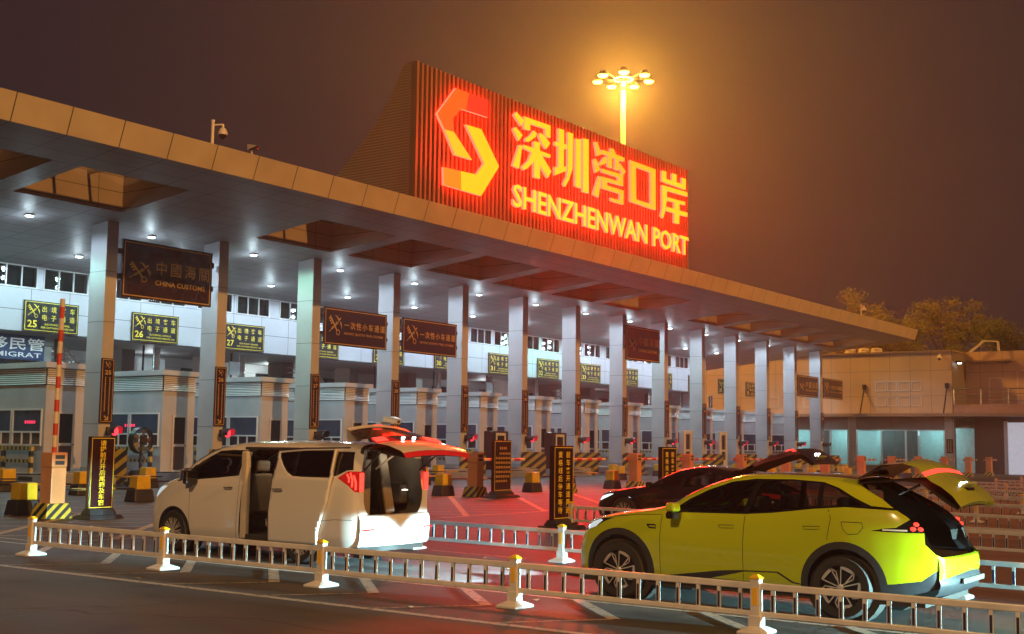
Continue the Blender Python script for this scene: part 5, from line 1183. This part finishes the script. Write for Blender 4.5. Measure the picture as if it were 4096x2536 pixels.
for s in (-1, 1): mb.add([(s * .70, -4.0, .72), (s * .72, -3.86, 1.05), (s * .62, -3.12, 1.52), (s * .60, -2.95, 1.5), (s * .70, -2.95, .72)], [[0, 1, 2, 3, 4]])
mb.add([(-.6, -2.95, .72), (.6, -2.95, .72), (.56, -2.75, 1.22), (-.56, -2.75, 1.22)], [[0, 1, 2, 3]])
mb.build('cargo_bay', LINER, suv)
for s in (-1, 1):                                             # black rubber edge and gutter round the opening
    mb = MB(); pts = []
    for (l, z) in densify(edge_line, .08)[:46]:
        if l > 4.07 or (pts and l < -pts[-1].y): continue
        y, _ = S(l, S.tz(l, z)); pts.append(Vector((s * (y - .012), -l, z)))
    vs = []
    for p in pts: vs += [p, p + Vector((-s * .055, .05, -.02)), p + Vector((-s * .13, .12, -.03))]
    mb.add(vs, [[3 * i + k, 3 * i + k + 1, 3 * i + k + 4, 3 * i + k + 3] for i in range(len(pts) - 1) for k in (0, 1)]); mb.build('opening_trim', PIANO, suv)
    o = mb
    for j, (l, z) in enumerate(((3.80, 1.115), (3.775, 1.065), (3.845, 1.062))):
        p = onside(S, l, z, .006, s); mb = MB(); mb.lathe([(0, .012), (.022, .010), (.032, 0), (.032, -.01)], (0, 0, 0), 10, 'x'); q = mb.build('tail_lamp_cluster', TAIL, suv, smooth=True); q.location = p; q.scale = (1 * (-1 if s < 0 else 1), 1.1, .8)
seam(suv, S, [(.60, .34), (.595, .80), (.61, 1.13)]); seam(suv, S, [(1.735, .34), (1.735, .80), (1.745, 1.14)]); seam(suv, S, [(2.80, .90), (2.84, 1.15), (2.80, 1.25)])
seam(suv, S, [(2.97, 1.115), (3.21, 1.115), (3.23, 1.06), (3.17, .985), (3.05, .975), (2.99, 1.04), (2.97, 1.115)], 'fuel_flap'); seam(suv, S, [(-.15, 1.04), (.25, 1.085), (.60, 1.10)])
for l in (1.40, 2.50): seam(suv, S, [(l, 1.005 + (l - 1.4) * .035), (l + .21, 1.012 + (l - 1.4) * .035), (l + .20, .975 + (l - 1.4) * .035), (l + .02, .97 + (l - 1.4) * .035), (l, 1.005 + (l - 1.4) * .035)], 'flush_handle')
seam(suv, S, [(.40, .965), (.52, .965), (.53, .925), (.44, .93), (.40, .965)], 'fender_badge', .018, PIANO); seam(suv, S, [(3.45, 1.045), (3.72, 1.046)], 'tail_light_strip', .016, mat('white_strip', (.7, .62, .5), .3))
for s in (-1, 1):
    mb = MB(); mb.box((-.10, -.07, .02), (.10, .07, .13), .9); o = mb.build('door_mirror', LIME, suv, bevel=.03); o.location = (s * 1.03, -.83, 1.13)
    mb = MB(); mb.box((-.09, -.06, -.07), (.09, .06, .02)); mb.build('mirror_base', PIANO, o, bevel=.02)
for (l, z) in ((0, .37), (2.96, .365)):
    for s in (-1, 1): wheel(suv, 'wheel', (s * .835, -l, z), .365, .235, ALLOY, TYRE, 'blade', s)
    for s in (-1, 1):
        mb = MB(); mb.lathe([(.455, -.16), (.455, .10), (.0, .10)], (s * .74, -l, .37), 28, 'x') if s > 0 else mb.lathe([(.455, .16), (.455, -.10), (.0, -.10)], (s * .74, -l, .37), 28, 'x'); mb.build('wheel_housing', LINER, suv)
mb = MB(); mb.box((-.85, -3.9, .20), (.85, .6, .26)); mb.build('underbody', LINER, suv)
for x in (-.37, .37): seat(suv, x, 1.35, BEIGE)
seat(suv, 0, 2.25, BEIGE, 1.25); mb = MB(); mb.tube([(-.62 + .17 * math.cos(k * .5236), -.98 + .04 * math.sin(k * .5236), 1.02 + .17 * math.sin(k * .5236)) for k in range(13)], .014, 6); o = mb.build('steering_wheel', LINER, suv); o.location = (.25, 0, 0)
def gate(root, prof, wd, spec, taper=(1, 1)):
    """raised tailgate: (l, z, half width) outline swept across; spec = list of (part, first, last, material, parent name)"""
    for nm, a, b, m, cr in spec:
        mb = MB(); K = 10; vs = []
        for i in range(a, b + 1):
            l, z, h = prof[i]
            for k in range(K + 1):
                u = -1 + 2 * k / K; vs.append((u * h, -l, z + cr * (1 - u * u)))
        mb.add(vs, [[(i) * (K + 1) + k, (i) * (K + 1) + k + 1, (i + 1) * (K + 1) + k + 1, (i + 1) * (K + 1) + k] for i in range(b - a) for k in range(K)]); yield mb.build(nm, m, root, smooth=True)
PR = [(3.05, 1.60, .66), (3.36, 1.775, .68), (3.62, 1.80, .70), (3.80, 1.755, .72), (3.86, 1.70, .75), (3.90, 1.655, .76), (3.97, 1.60, .77), (4.08, 1.545, .77), (4.20, 1.45, .77), (4.28, 1.33, .74), (4.24, 1.29, .73), (4.10, 1.37, .72), (3.84, 1.57, .72), (3.62, 1.60, .70), (3.05, 1.55, .66)]
gt = list(gate(suv, PR, 0, [('tailgate', 5, 10, LIME, .045), ('tailgate_glass', 0, 2, PIANO, .03), ('spoiler', 2, 4, LIME, .045), ('light_bar', 4, 5, TAIL, .045), ('tailgate_lining', 10, 14, LINER, .03)]))
mb = MB(); mb.box((-.14, -4.20, 1.48), (.14, -4.14, 1.53)); mb.build('plate_recess', PIANO, gt[0], bevel=.01)
for x in (-.09, .09): mb = MB(); mb.lathe([(0, .012), (.022, 0), (.022, -.01)], (x, -4.12, 1.585), 10); mb.build('plate_lamp', PLATE_L, gt[0])
mb = MB(); mb.box((-.22, -.06, -.012), (.22, .06, .012)); o = mb.build('number_plate', mat('green_plate', (.42, .50, .25), .3), gt[0]); o.location = (0, -4.16, 1.545); o.rotation_euler = (R(-40), 0, 0)
for s in (-1, 1): mb = MB(); mb.tube([(s * .64, -3.52, 1.42), (s * .70, -3.82, 1.56)], .014, 6); mb.build('gas_strut', PIANO, suv)

# ---------------------------------------------------------------- white people carrier
WHITE = paintm('pearl_white_paint', (.66, .64, .60), .24)
van = thing('white_van', 'pearl white people carrier with sliding door and tailgate open', 'van', (15.0, 17.0, gz(15, 17)), 'cars in the lanes')
sp = dict(range=(-.86, 4.10), curves=dict(
    W=[(-.86, .56), (-.83, .68), (-.75, .79), (-.6, .87), (-.3, .915), (.3, .925), (3.4, .925), (3.8, .915), (4.0, .88), (4.10, .82)],
    zs=[(-.86, .24), (-.5, .22), (.5, .26), (3.2, .26), (3.7, .26), (4.10, .30)], zw=[(-.86, .5), (-.4, .78), (.2, .78), (3.0, .78), (4.10, .78)],
    zb=[(-.86, .80), (-.7, .98), (-.5, 1.07), (-.2, 1.15), (.1, 1.20), (.8, 1.25), (1.5, 1.31), (2.4, 1.33), (3.6, 1.33), (4.10, 1.30)],
    zr=[(-.86, .86), (-.7, 1.03), (-.5, 1.12), (-.2, 1.20), (-.05, 1.24), (.33, 1.50), (.90, 1.72), (1.5, 1.765), (2.4, 1.79), (3.6, 1.79), (3.95, 1.77), (4.10, 1.72)],
    zc=[(-.86, .88), (-.82, .97), (-.7, 1.07), (-.5, 1.16), (-.3, 1.23), (-.05, 1.42), (.33, 1.66), (.80, 1.82), (1.3, 1.885), (2.2, 1.91), (3.4, 1.90), (4.10, 1.86)],
    w2=[(-.86, .52), (-.7, .74), (-.4, .85), (0, .885), (3.5, .89), (3.9, .865), (4.10, .80)], w3=[(-.86, .50), (-.7, .70), (-.4, .80), (-.05, .83), (.33, .79), (.9, .75), (1.6, .74), (3.6, .74), (4.10, .70)]))
vF, vR = (-.06, .35), (2.96, .35)
sp['polys'] = [
    ('hole', 'z', arc(*vF, .415, -40, 220)), ('hole', 'z', arc(*vR, .405, -40, 220)),
    ('hole', 't', [(3.94, 3.6), (3.94, 4.1), (4.2, 4.1), (4.2, 2.9), (4.02, 2.9)]),
    ('doorway', 'z', [(1.545, .30), (1.60, 1.0), (1.66, 1.5), (1.70, 1.70), (1.80, 1.745), (2.4, 1.755), (2.75, 1.755), (2.7, .30)]),
    ('win1', 'z', [(.30, 1.235), (.70, 1.27), (1.42, 1.335), (1.47, 1.69), (1.2, 1.70), (.92, 1.685), (.55, 1.50)]), ('win0', 'z', [(.0, 1.20), (.26, 1.23), (.50, 1.49), (.36, 1.47), (.12, 1.30)]),
    ('blk', 'z', [(-.04, 1.18), (.30, 1.215), (1.0, 1.27), (1.50, 1.318), (1.56, 1.73), (1.2, 1.735), (.90, 1.715), (.50, 1.53), (.12, 1.31)]),
    ('head', 'z', [(-.70, .92), (-.60, 1.05), (-.42, 1.10), (-.28, 1.10), (-.42, 1.01), (-.58, .90)]), ('screen', 't', [(-.16, 3.03), (-.30, 3.4), (-.33, 4.1), (.72, 4.1), (.82, 3.5), (.84, 3.08), (.4, 3.04)]),
    ('tail', 'z', [(3.70, 1.335), (3.88, 1.44), (4.11, 1.44), (4.11, 1.12), (4.03, 1.13), (3.92, 1.22)]),
    ('qwin', 'z', [(3.62, 1.36), (3.66, 1.36), (3.86, 1.45), (3.97, 1.46), (3.93, 1.735), (3.62, 1.735)]), ('rwin', 'z', [(2.80, 1.36), (3.56, 1.36), (3.56, 1.735), (2.80, 1.735)]),
    ('door1', 'z', [(.345, .28), (.34, 1.15), (.35, 1.218), (1.0, 1.27), (1.50, 1.318), (1.545, 1.318), (1.525, .8), (1.47, .28)])]
sp['groups'] = {'body': ('body', WHITE, 0, None), 'door1': ('front_door', WHITE, 2, None), 'blk': ('window_surround', PIANO, 2, None), 'win1': ('front_side_window', CGL, 2, None), 'win0': ('corner_window', CGD, 2, None), 'head': ('headlight', HEAD, 2, None), 'screen': ('windscreen', CGL, 0, None), 'tail': ('tail_light', TAILD, 2, None), 'qwin': ('quarter_window', PIANO, 2, None), 'rwin': ('rear_side_window', CGD, 2, None), 'doorway': ('sliding_door', WHITE, 1, None)}
sp['caps'] = [(-.86, 4, WHITE, 'front_bumper')]
sp['liner'] = dict(groups=['body', 'door1', 'doorway', 'blk'], sides=[1], mat=mat('grey_brown_trim', (.10, .08, .06), .8))
S, parts = car_shell(van, sp, dict(paint=WHITE))
# rear face round the load opening
op = [(.62, .80), (.70, .95), (.70, 1.15), (.66, 1.45), (.60, 1.74), (.45, 1.80), (0, 1.83)]
mb = MB(); outer = [S(4.10, S.tz(4.10, z)) for z in (.30, .50, .70, .85, 1.0, 1.12)] ; vs = []; K = len(outer)
ring_o = [(y, z) for y, z in outer] + [(.80, 1.30), (.74, 1.60), (.70, 1.76), (.5, 1.84), (0, 1.88)]
ring_i = [(.0, .76), (.50, .76), (.60, .78), (.66, .86), (.70, .98), (.705, 1.12), (.69, 1.30), (.645, 1.60), (.60, 1.74), (.45, 1.80), (0, 1.83)]
for s in (-1, 1):
    o = len(vs); vs += [(s * y, -4.10 + (.03 if z > 1.2 else 0), z) for y, z in ring_o] + [(s * y, -4.085 + (.03 if z > 1.2 else 0), z) for y, z in ring_i]
    n = len(ring_o); mb.f += [[o + i, o + i + 1, o + n + i + 1, o + n + i] for i in range(n - 1)] + [[o, o + n, o + n + 1]]
    mb.f += []
mb.v = vs; mb.mi = [0] * len(mb.f); mb.build('rear_frame', WHITE, van)
vs = []; mb = MB()                                            # bumper: a rounded apron under the opening
for i in range(13):
    u = -1 + 2 * i / 12; y = u * .83; bow = .09 * (1 - u ** 4)
    for z, d in ((.30, .0), (.36, .03), (.55, .05), (.70, .045), (.76, .02), (.775, -.04)): vs.append((y, -4.10 - bow - d, z))
mb.add(vs, [[6 * i + k, 6 * i + k + 1, 6 * i + k + 7, 6 * i + k + 6] for i in range(12) for k in range(5)]); mb.build('rear_bumper', WHITE, van, smooth=True)
for s in (-1, 1): mb = MB(); mb.box((s * .70 - .11, -4.222, .545), (s * .70 + .11, -4.205, .57)); o = mb.build('bumper_reflector', TAILD, van)
for s in (-1, 1):
    for j, (l, z0, z1) in enumerate(((3.92, 1.27, 1.40), (3.98, 1.20, 1.42), (4.04, 1.16, 1.38))):
        seam(van, S, [(l - .05, z1), (l, (z0 + z1) / 2), (l + .01, z0)], 'tail_lamp_tube', .030, TAIL, .006, s)
    mb = MB(); mb.box((s * .775 - .05, -4.112, 1.14), (s * .775 + .05, -4.10, 1.42)); mb.build('tail_lamp_inner', TAIL, van, bevel=.01)
# interior
TR = bpy.data.materials['grey_brown_trim']
mb = MB(); mb.box((-.80, -4.05, .60), (.80, -2.2, .66)); mb.box((-.84, -2.2, .30), (.84, .6, .36)); mb.build('floor', LINER, van)
mb = MB()
for s in (-1, 1): mb.add([(s * .70, -4.08, .66), (s * .70, -4.08, 1.10), (s * .64, -4.05, 1.70), (s * .70, -3.0, 1.72), (s * .78, -3.0, .66)], [[0, 1, 2, 3, 4]])
mb.add([(-.7, -4.04, 1.80), (.7, -4.04, 1.80), (.7, 0, 1.78), (-.7, 0, 1.78)], [[0, 1, 2, 3]]); mb.build('side_trim', TR, van)
mb = MB(); mb.box((-.72, -3.62, .70), (-.02, -3.46, 1.62)); mb.box((-.62, -3.66, .78), (-.12, -3.62, 1.10)); mb.box((-.62, -3.66, 1.16), (-.12, -3.62, 1.50)); mb.build('folded_seat', BEIGE, van, bevel=.03)
mb = MB(); mb.box((-.10, -.07, -.50), (.12, .07, .55)); o = mb.build('folded_seat', BEIGE, van, bevel=.03); o.location = (.30, -3.6, 1.22); o.rotation_euler = (0, R(-14), 0)
mb = MB(); mb.box((.50, -3.8, .90), (.70, -3.5, 1.25)); mb.build('wheel_arch_trim', LINER, van, bevel=.04)
mb = MB(); mb.tube([(.05, -3.64, 1.46), (.42, -3.7, 1.68)], .018, 6); mb.build('seat_strap', BEIGE, van)
lamp('cabin_lamp_light', 'POINT', (-.2, -1.9, 1.62), 3, (1, .85, .6), van, radius=.1)
lamp('cargo_lamp_light', 'POINT', (.3, -3.85, 1.62), 3.5, (1, .85, .6), van, radius=.1)
mb = MB(); mb.lathe([(0, .02), (.05, .01), (.06, 0)], (.58, -3.82, 1.12), 12); mb.build('cargo_lamp', emit_mat('cargo_lamp', (1, .92, .75), 3.), van)
for x in (-.42, .42): seat(van, x, 1.15, BEIGE, .52, .55, .66); seat(van, x, 2.35, BEIGE, .56, .52, .72)
mb = MB(); mb.box((-.78, -.35, .75), (.78, -.02, 1.16)); mb.build('dashboard', LINER, van, bevel=.06)
mb = MB(); mb.box((-.905, -1.70, .30), (-.80, -1.56, 1.72)); mb.build('door_pillar', mat('door_pillar_paint', (.55, .47, .36), .35), van, bevel=.03)
mb = MB(); mb.box((-.89, -2.75, .28), (-.72, -1.6, .38)); mb.build('step_sill', LINER, van, bevel=.01)
mb = MB(); mb.box((-.86, -2.75, 1.745), (-.72, -1.6, 1.79)); mb.build('door_header', LINER, van, bevel=.01)
# sliding door, slid back along the outside
dl = MB(); dg_ = MB(); dk = MB(); XO = -.995
dpoly = [(2.29, .30), (2.31, .75), (2.36, 1.18), (2.40, 1.47), (2.405, 1.735), (3.0, 1.775), (3.64, 1.79), (3.63, 1.33), (3.55, .95), (3.44, .70), (3.37, .50), (3.34, .30)]
wpoly = [(2.47, 1.64), (2.56, 1.52), (2.68, 1.40), (2.80, 1.345), (3.0, 1.335), (3.60, 1.335), (3.61, 1.76), (3.0, 1.745), (2.46, 1.705)]
V = []; E = []
for q in (dpoly, wpoly):
    q = densify(q, .05); o = len(V); V += q; E += [(o + i, o + (i + 1) % len(q)) for i in range(len(q))]
for i in range(28):
    for j in range(32):
        p = (2.28 + i * .05, .30 + j * .047)
        if inside(p, dpoly): V.append(p)
r = delaunay_2d_cdt([Vector(v) for v in V], E, [], 1, 1e-5); yo = lambda z: -(.985 - .11 * max(0, z - 1.30) / .45 - .05 * max(0, .75 - z) ** 1.5 * 2.2 - .02 * max(0, z - .8) * (z < 1.4))
gd = {'d': [], 'w': []}
for f in r[2]:
    c = (sum(r[0][i][0] for i in f) / len(f), sum(r[0][i][1] for i in f) / len(f)); gd['w' if inside(c, wpoly) else 'd'].append(list(f))
for k, nm, m in (('d', 'sliding_door', WHITE), ('w', 'door_window', CGD)):
    mb = MB(); ids = {}; vs = []; fs = []
    for f in gd[k]:
        for i in f:
            if i not in ids: ids[i] = len(vs); vs.append((yo(r[0][i][1]), -r[0][i][0], r[0][i][1]))
        fs.append([ids[i] for i in f])
    mb.add(vs, fs); o = mb.build(nm, m, van if k == 'd' else sd_, smooth=True)
    if k == 'd':
        sd_ = o; md = o.modifiers.new('thickness', 'SOLIDIFY'); md.thickness = .05; md.offset = 1 if False else -1
for nm, pts, wd, m in (('roof_trim', [(2.41, 1.742), (3.0, 1.782), (3.95, 1.80)], .022, CHROME), ('front_trim', [(2.385, 1.44), (2.40, 1.62)], .05, CHROME)):
    mb = MB(); q = pts; vs = []
    for l, z in q: vs += [(yo(z) - .008, -l, z - wd / 2 if nm == 'roof_trim' else z), (yo(z) - .008, -l - (0 if nm == 'roof_trim' else .035), z + (wd / 2 if nm == 'roof_trim' else 0))]
    mb.add(vs, [[2 * i, 2 * i + 1, 2 * i + 3, 2 * i + 2] for i in range(len(q) - 1)]); mb.build(nm, m, sd_)
for l, z, par, x in ((2.42, 1.125, sd_, -1.0), (1.20, 1.11, van, None)):
    x = x or onside(S, l, z).x
    mb = MB(); mb.tube([(x - .012, -l, z), (x - .035, -l - .03, z + .003), (x - .035, -l - .16, z + .006), (x - .012, -l - .20, z + .006)], .016, 8); mb.build('door_handle', CHROME, par, smooth=True)
seam(van, S, [(.345, .28), (.34, 1.15), (.35, 1.20)]); seam(van, S, [(1.47, .28), (1.525, .8), (1.545, 1.31)]); seam(van, S, [(3.30, .66), (3.7, .70), (4.02, .70)])
for s in (-1, 1):
    mb = MB(); mb.box((-.12, -.09, -.02), (.12, .09, .20), .85); o = mb.build('door_mirror', CHROME if s < 0 else WHITE, van, bevel=.04); o.location = (s * 1.03, -.40, 1.22)
    mb = MB(); mb.box((-.13, -.12, -.07), (.13, -.02, .16)); mb.build('mirror_housing', PIANO, o, bevel=.03)
for (l, z) in ((-.06, .345), (2.96, .345)):
    for s in (-1, 1): wheel(van, 'wheel', (s * .815, -l, z), .345, .225, ALLOY, TYRE, 'multi', s)
    for s in (-1, 1):
        mb = MB(); mb.lathe([(.42, s * -.16), (.42, s * .10), (.0, s * .10)] if True else [], (s * .72, -l, .36), 28, 'x'); mb.build('wheel_housing', LINER, van)
mb = MB(); mb.box((-.85, -4.0, .20), (.85, .6, .27)); mb.build('underbody', LINER, van)
PR = [(3.74, 1.88, .72), (3.73, 2.00, .74), (3.72, 2.10, .73), (3.80, 2.06, .75), (3.95, 2.03, .76), (4.28, 1.945, .80), (4.42, 1.875, .82), (4.66, 1.845, .82), (4.90, 1.765, .80), (4.94, 1.735, .80), (4.98, 1.66, .78), (4.6, 1.70, .76), (3.96, 1.80, .68)]
gt = list(gate(van, PR, 0, [('tailgate', 6, 9, WHITE, .05), ('spoiler', 0, 3, WHITE, .07), ('tailgate_glass', 3, 5, PIANO, .05), ('light_strip', 5, 6, TAILD, .05), ('tailgate_edge', 9, 10, TAILD, .045), ('tailgate_lining', 10, 12, LINER, .03)]))
mb = MB(); mb.box((-.11, -3.735, 2.145), (.11, -3.70, 2.17)); mb.build('brake_light', TAIL, gt[1], bevel=.008)
mb = MB(); mb.add([(-.45, -4.30, 2.0), (.35, -4.30, 2.0), (.20, -4.42, 1.935), (-.30, -4.42, 1.935)], [[0, 1, 2, 3]]); mb.build('plate_garnish', CHROME, gt[0])
for x in (-.14, .12): mb = MB(); mb.lathe([(0, .02), (.026, .012), (.028, 0)], (x, -4.38, 1.965), 10); mb.build('plate_lamp', PLATE_L, gt[0])
for a, b in ((-.78, -.50), (.42, .80)):
    mb = MB(); N = 6; vs = []
    for k in range(N + 1):
        x = a + (b - a) * k / N; c = .05 * (1 - (x / .82) ** 2); vs += [(x, -4.29, 1.952 + c), (x, -4.40, 1.893 + c)]
    mb.add(vs, [[2 * k, 2 * k + 1, 2 * k + 3, 2 * k + 2] for k in range(N)]); mb.build('strip_lamp', TAIL, gt[3])
mb = MB(); mb.box((-.55, -4.96, 1.655), (-.40, -4.93, 1.70)); mb.build('release_label', M['white_letters'], gt[0])
for s in (-1, 1): mb = MB(); mb.tube([(s * .67, -4.05, 1.45), (s * .72, -4.45, 1.76)], .013, 6); mb.build('gas_strut', PIANO, van)

# ---------------------------------------------------------------- black fastback
BLACK = paintm('black_paint', (.008, .008, .009), .14, .6)
blk = thing('black_fastback', 'glossy black fastback car with its tailgate raised, half hidden behind the yellow car', 'car', (26.6, 14.95, gz(26.6, 14.95)), 'cars in the lanes')
sp = dict(range=(-.90, 3.92), curves=dict(
    W=[(-.90, .50), (-.86, .64), (-.75, .78), (-.55, .87), (0, .925), (2.8, .93), (3.4, .90), (3.8, .82), (3.92, .72)], zs=[(-.90, .24), (-.5, .2), (3.4, .2), (3.92, .36)], zw=[(-.90, .45), (-.4, .66), (2.9, .70), (3.92, .66)],
    zb=[(-.90, .56), (-.7, .70), (-.3, .80), (.2, .875), (.7, .92), (1.6, .95), (2.6, 1.0), (3.3, 1.0), (3.92, .86)], zr=[(-.90, .60), (-.7, .74), (-.3, .84), (.2, .91), (.55, .955), (.95, 1.16), (1.5, 1.35), (2.0, 1.39), (2.5, 1.34), (3.0, 1.18), (3.5, 1.04), (3.92, .9)],
    zc=[(-.90, .62), (-.84, .72), (-.6, .82), (-.2, .90), (.2, .95), (.45, 1.0), (.9, 1.22), (1.4, 1.41), (1.9, 1.47), (2.4, 1.43), (3.0, 1.26), (3.5, 1.08), (3.92, .94)],
    w2=[(-.90, .46), (-.6, .76), (0, .85), (2.8, .86), (3.92, .66)], w3=[(-.90, .44), (-.6, .70), (.2, .80), (.55, .77), (1.2, .66), (2.0, .60), (2.6, .60), (3.92, .56)]))
sp['polys'] = [('hole', 'z', arc(0, .35, .39, -40, 220)), ('hole', 'z', arc(2.85, .35, .39, -40, 220)), ('hole', 't', [(2.62, 3.2), (2.62, 4.1), (3.93, 4.1), (3.93, 3.0)]),
    ('win1', 'z', [(.72, .955), (1.45, .975), (1.55, 1.325), (1.35, 1.27), (1.0, 1.12)]), ('win2', 'z', [(1.52, .977), (2.35, 1.015), (2.60, 1.09), (2.45, 1.24), (2.1, 1.33), (1.65, 1.34)]), ('screen', 't', [(.50, 3.06), (.40, 4.1), (1.35, 4.1), (1.42, 3.3), (1.0, 3.05)]),
    ('head', 'z', [(-.80, .60), (-.70, .69), (-.45, .755), (-.30, .765), (-.45, .69), (-.68, .60)]), ('roofblk', 't', [(1.55, 3.4), (1.5, 4.1), (2.6, 4.1), (2.6, 3.4)]),
    ('door1', 'z', [(.50, .3), (.52, .90), (1.48, .95), (1.46, .3)]), ('door2', 'z', [(1.46, .3), (1.48, .95), (2.5, .99), (2.40, .65), (2.3, .3)]), ('tail', 'z', [(3.45, .90), (3.93, .86), (3.93, .76), (3.55, .82)])]
sp['groups'] = {'body': ('body', BLACK, 0, None), 'win1': ('front_side_window', CGL, 2, None), 'win2': ('rear_side_window', CGL, 2, None), 'screen': ('windscreen', CGL, 0, None), 'head': ('headlight', emit_mat('lit_headlamp', (.80, .95, 1), 1.6), 2, None), 'roofblk': ('roof_panel', PIANO, 0, None), 'door1': ('front_door', BLACK, 2, None), 'door2': ('rear_door', BLACK, 2, None), 'tail': ('tail_light', TAILD, 2, None)}
sp['caps'] = [(-.90, 4, BLACK, 'front_bumper'), (3.92, 2.4, BLACK, 'rear_bumper')]
S, parts = car_shell(blk, sp, dict(paint=BLACK))
for l in (0, 2.85):
    for s in (-1, 1): wheel(blk, 'wheel', (s * .83, -l, .345), .345, .225, ALLOY, TYRE, 'multi', s)
mb = MB(); mb.box((-.8, -3.6, .2), (.8, .6, .3)); mb.box((-.66, -.9, .3), (.66, -.5, .85)); mb.build('floor', LINER, blk)
for x in (-.36, .36): seat(blk, x, 1.25, BEIGE, .48, .28, .56)
seat(blk, 0, 2.1, BEIGE, 1.15, .28, .5)
for s in (-1, 1): mb = MB(); mb.box((-.10, -.06, -.02), (.10, .06, .11), .9); o = mb.build('door_mirror', BLACK, blk, bevel=.03); o.location = (s * .98, -.72, .96)
PR = [(2.62, 1.34, .60), (2.90, 1.40, .64), (3.45, 1.64, .70), (4.00, 1.83, .74), (4.22, 1.87, .74), (4.45, 1.74, .74), (4.66, 1.57, .72), (4.60, 1.53, .70), (4.15, 1.76, .68), (3.45, 1.56, .66), (2.90, 1.34, .6)]
gt = list(gate(blk, PR, 0, [('tailgate_glass', 0, 3, PIANO, .02), ('tailgate', 3, 7, BLACK, .03), ('tailgate_lining', 7, 10, LINER, .02)]))
for s in (-1, 1):
    for q in (0, 1):
        mb = MB(); mb.tube([(s * .66 - s * q * .04, -3.98 - q * .14, 1.855 - q * .005 - .02), (s * .34, -4.02 - q * .14, 1.875 - q * .005)], .016, 6); mb.build('tail_lamp_tube', TAIL, gt[1])
for x in (-.10, .06): mb = MB(); mb.lathe([(0, .02), (.028, .012), (.03, 0)], (x, -4.46, 1.775), 10); mb.build('plate_lamp', PLATE_L, gt[1])
mb = MB(); mb.box((-.22, -.05, -.01), (.22, .05, .01)); o = mb.build('number_plate', bpy.data.materials['green_plate'], gt[1]); o.location = (0, -4.54, 1.70); o.rotation_euler = (R(-38), 0, 0)
# ================================================================== humid night air
hz = bpy.data.materials.new('night_air'); hz.use_nodes = True; n = hz.node_tree.nodes; l = hz.node_tree.links
n.remove(n['Principled BSDF']); pv = n.new('ShaderNodeVolumePrincipled'); pv.inputs['Color'].default_value = (.9, .9, .9, 1); pv.inputs['Density'].default_value = .0010; pv.inputs['Anisotropy'].default_value = .66
l.new(pv.outputs[0], n['Material Output'].inputs['Volume'])
mb = MB(); mb.box((-60, -45, -2.5), (230, 200, 46)); hz_o = mb.build('haze', hz); hz_o['kind'] = 'stuff'
scene.cycles.volume_step_rate = 1
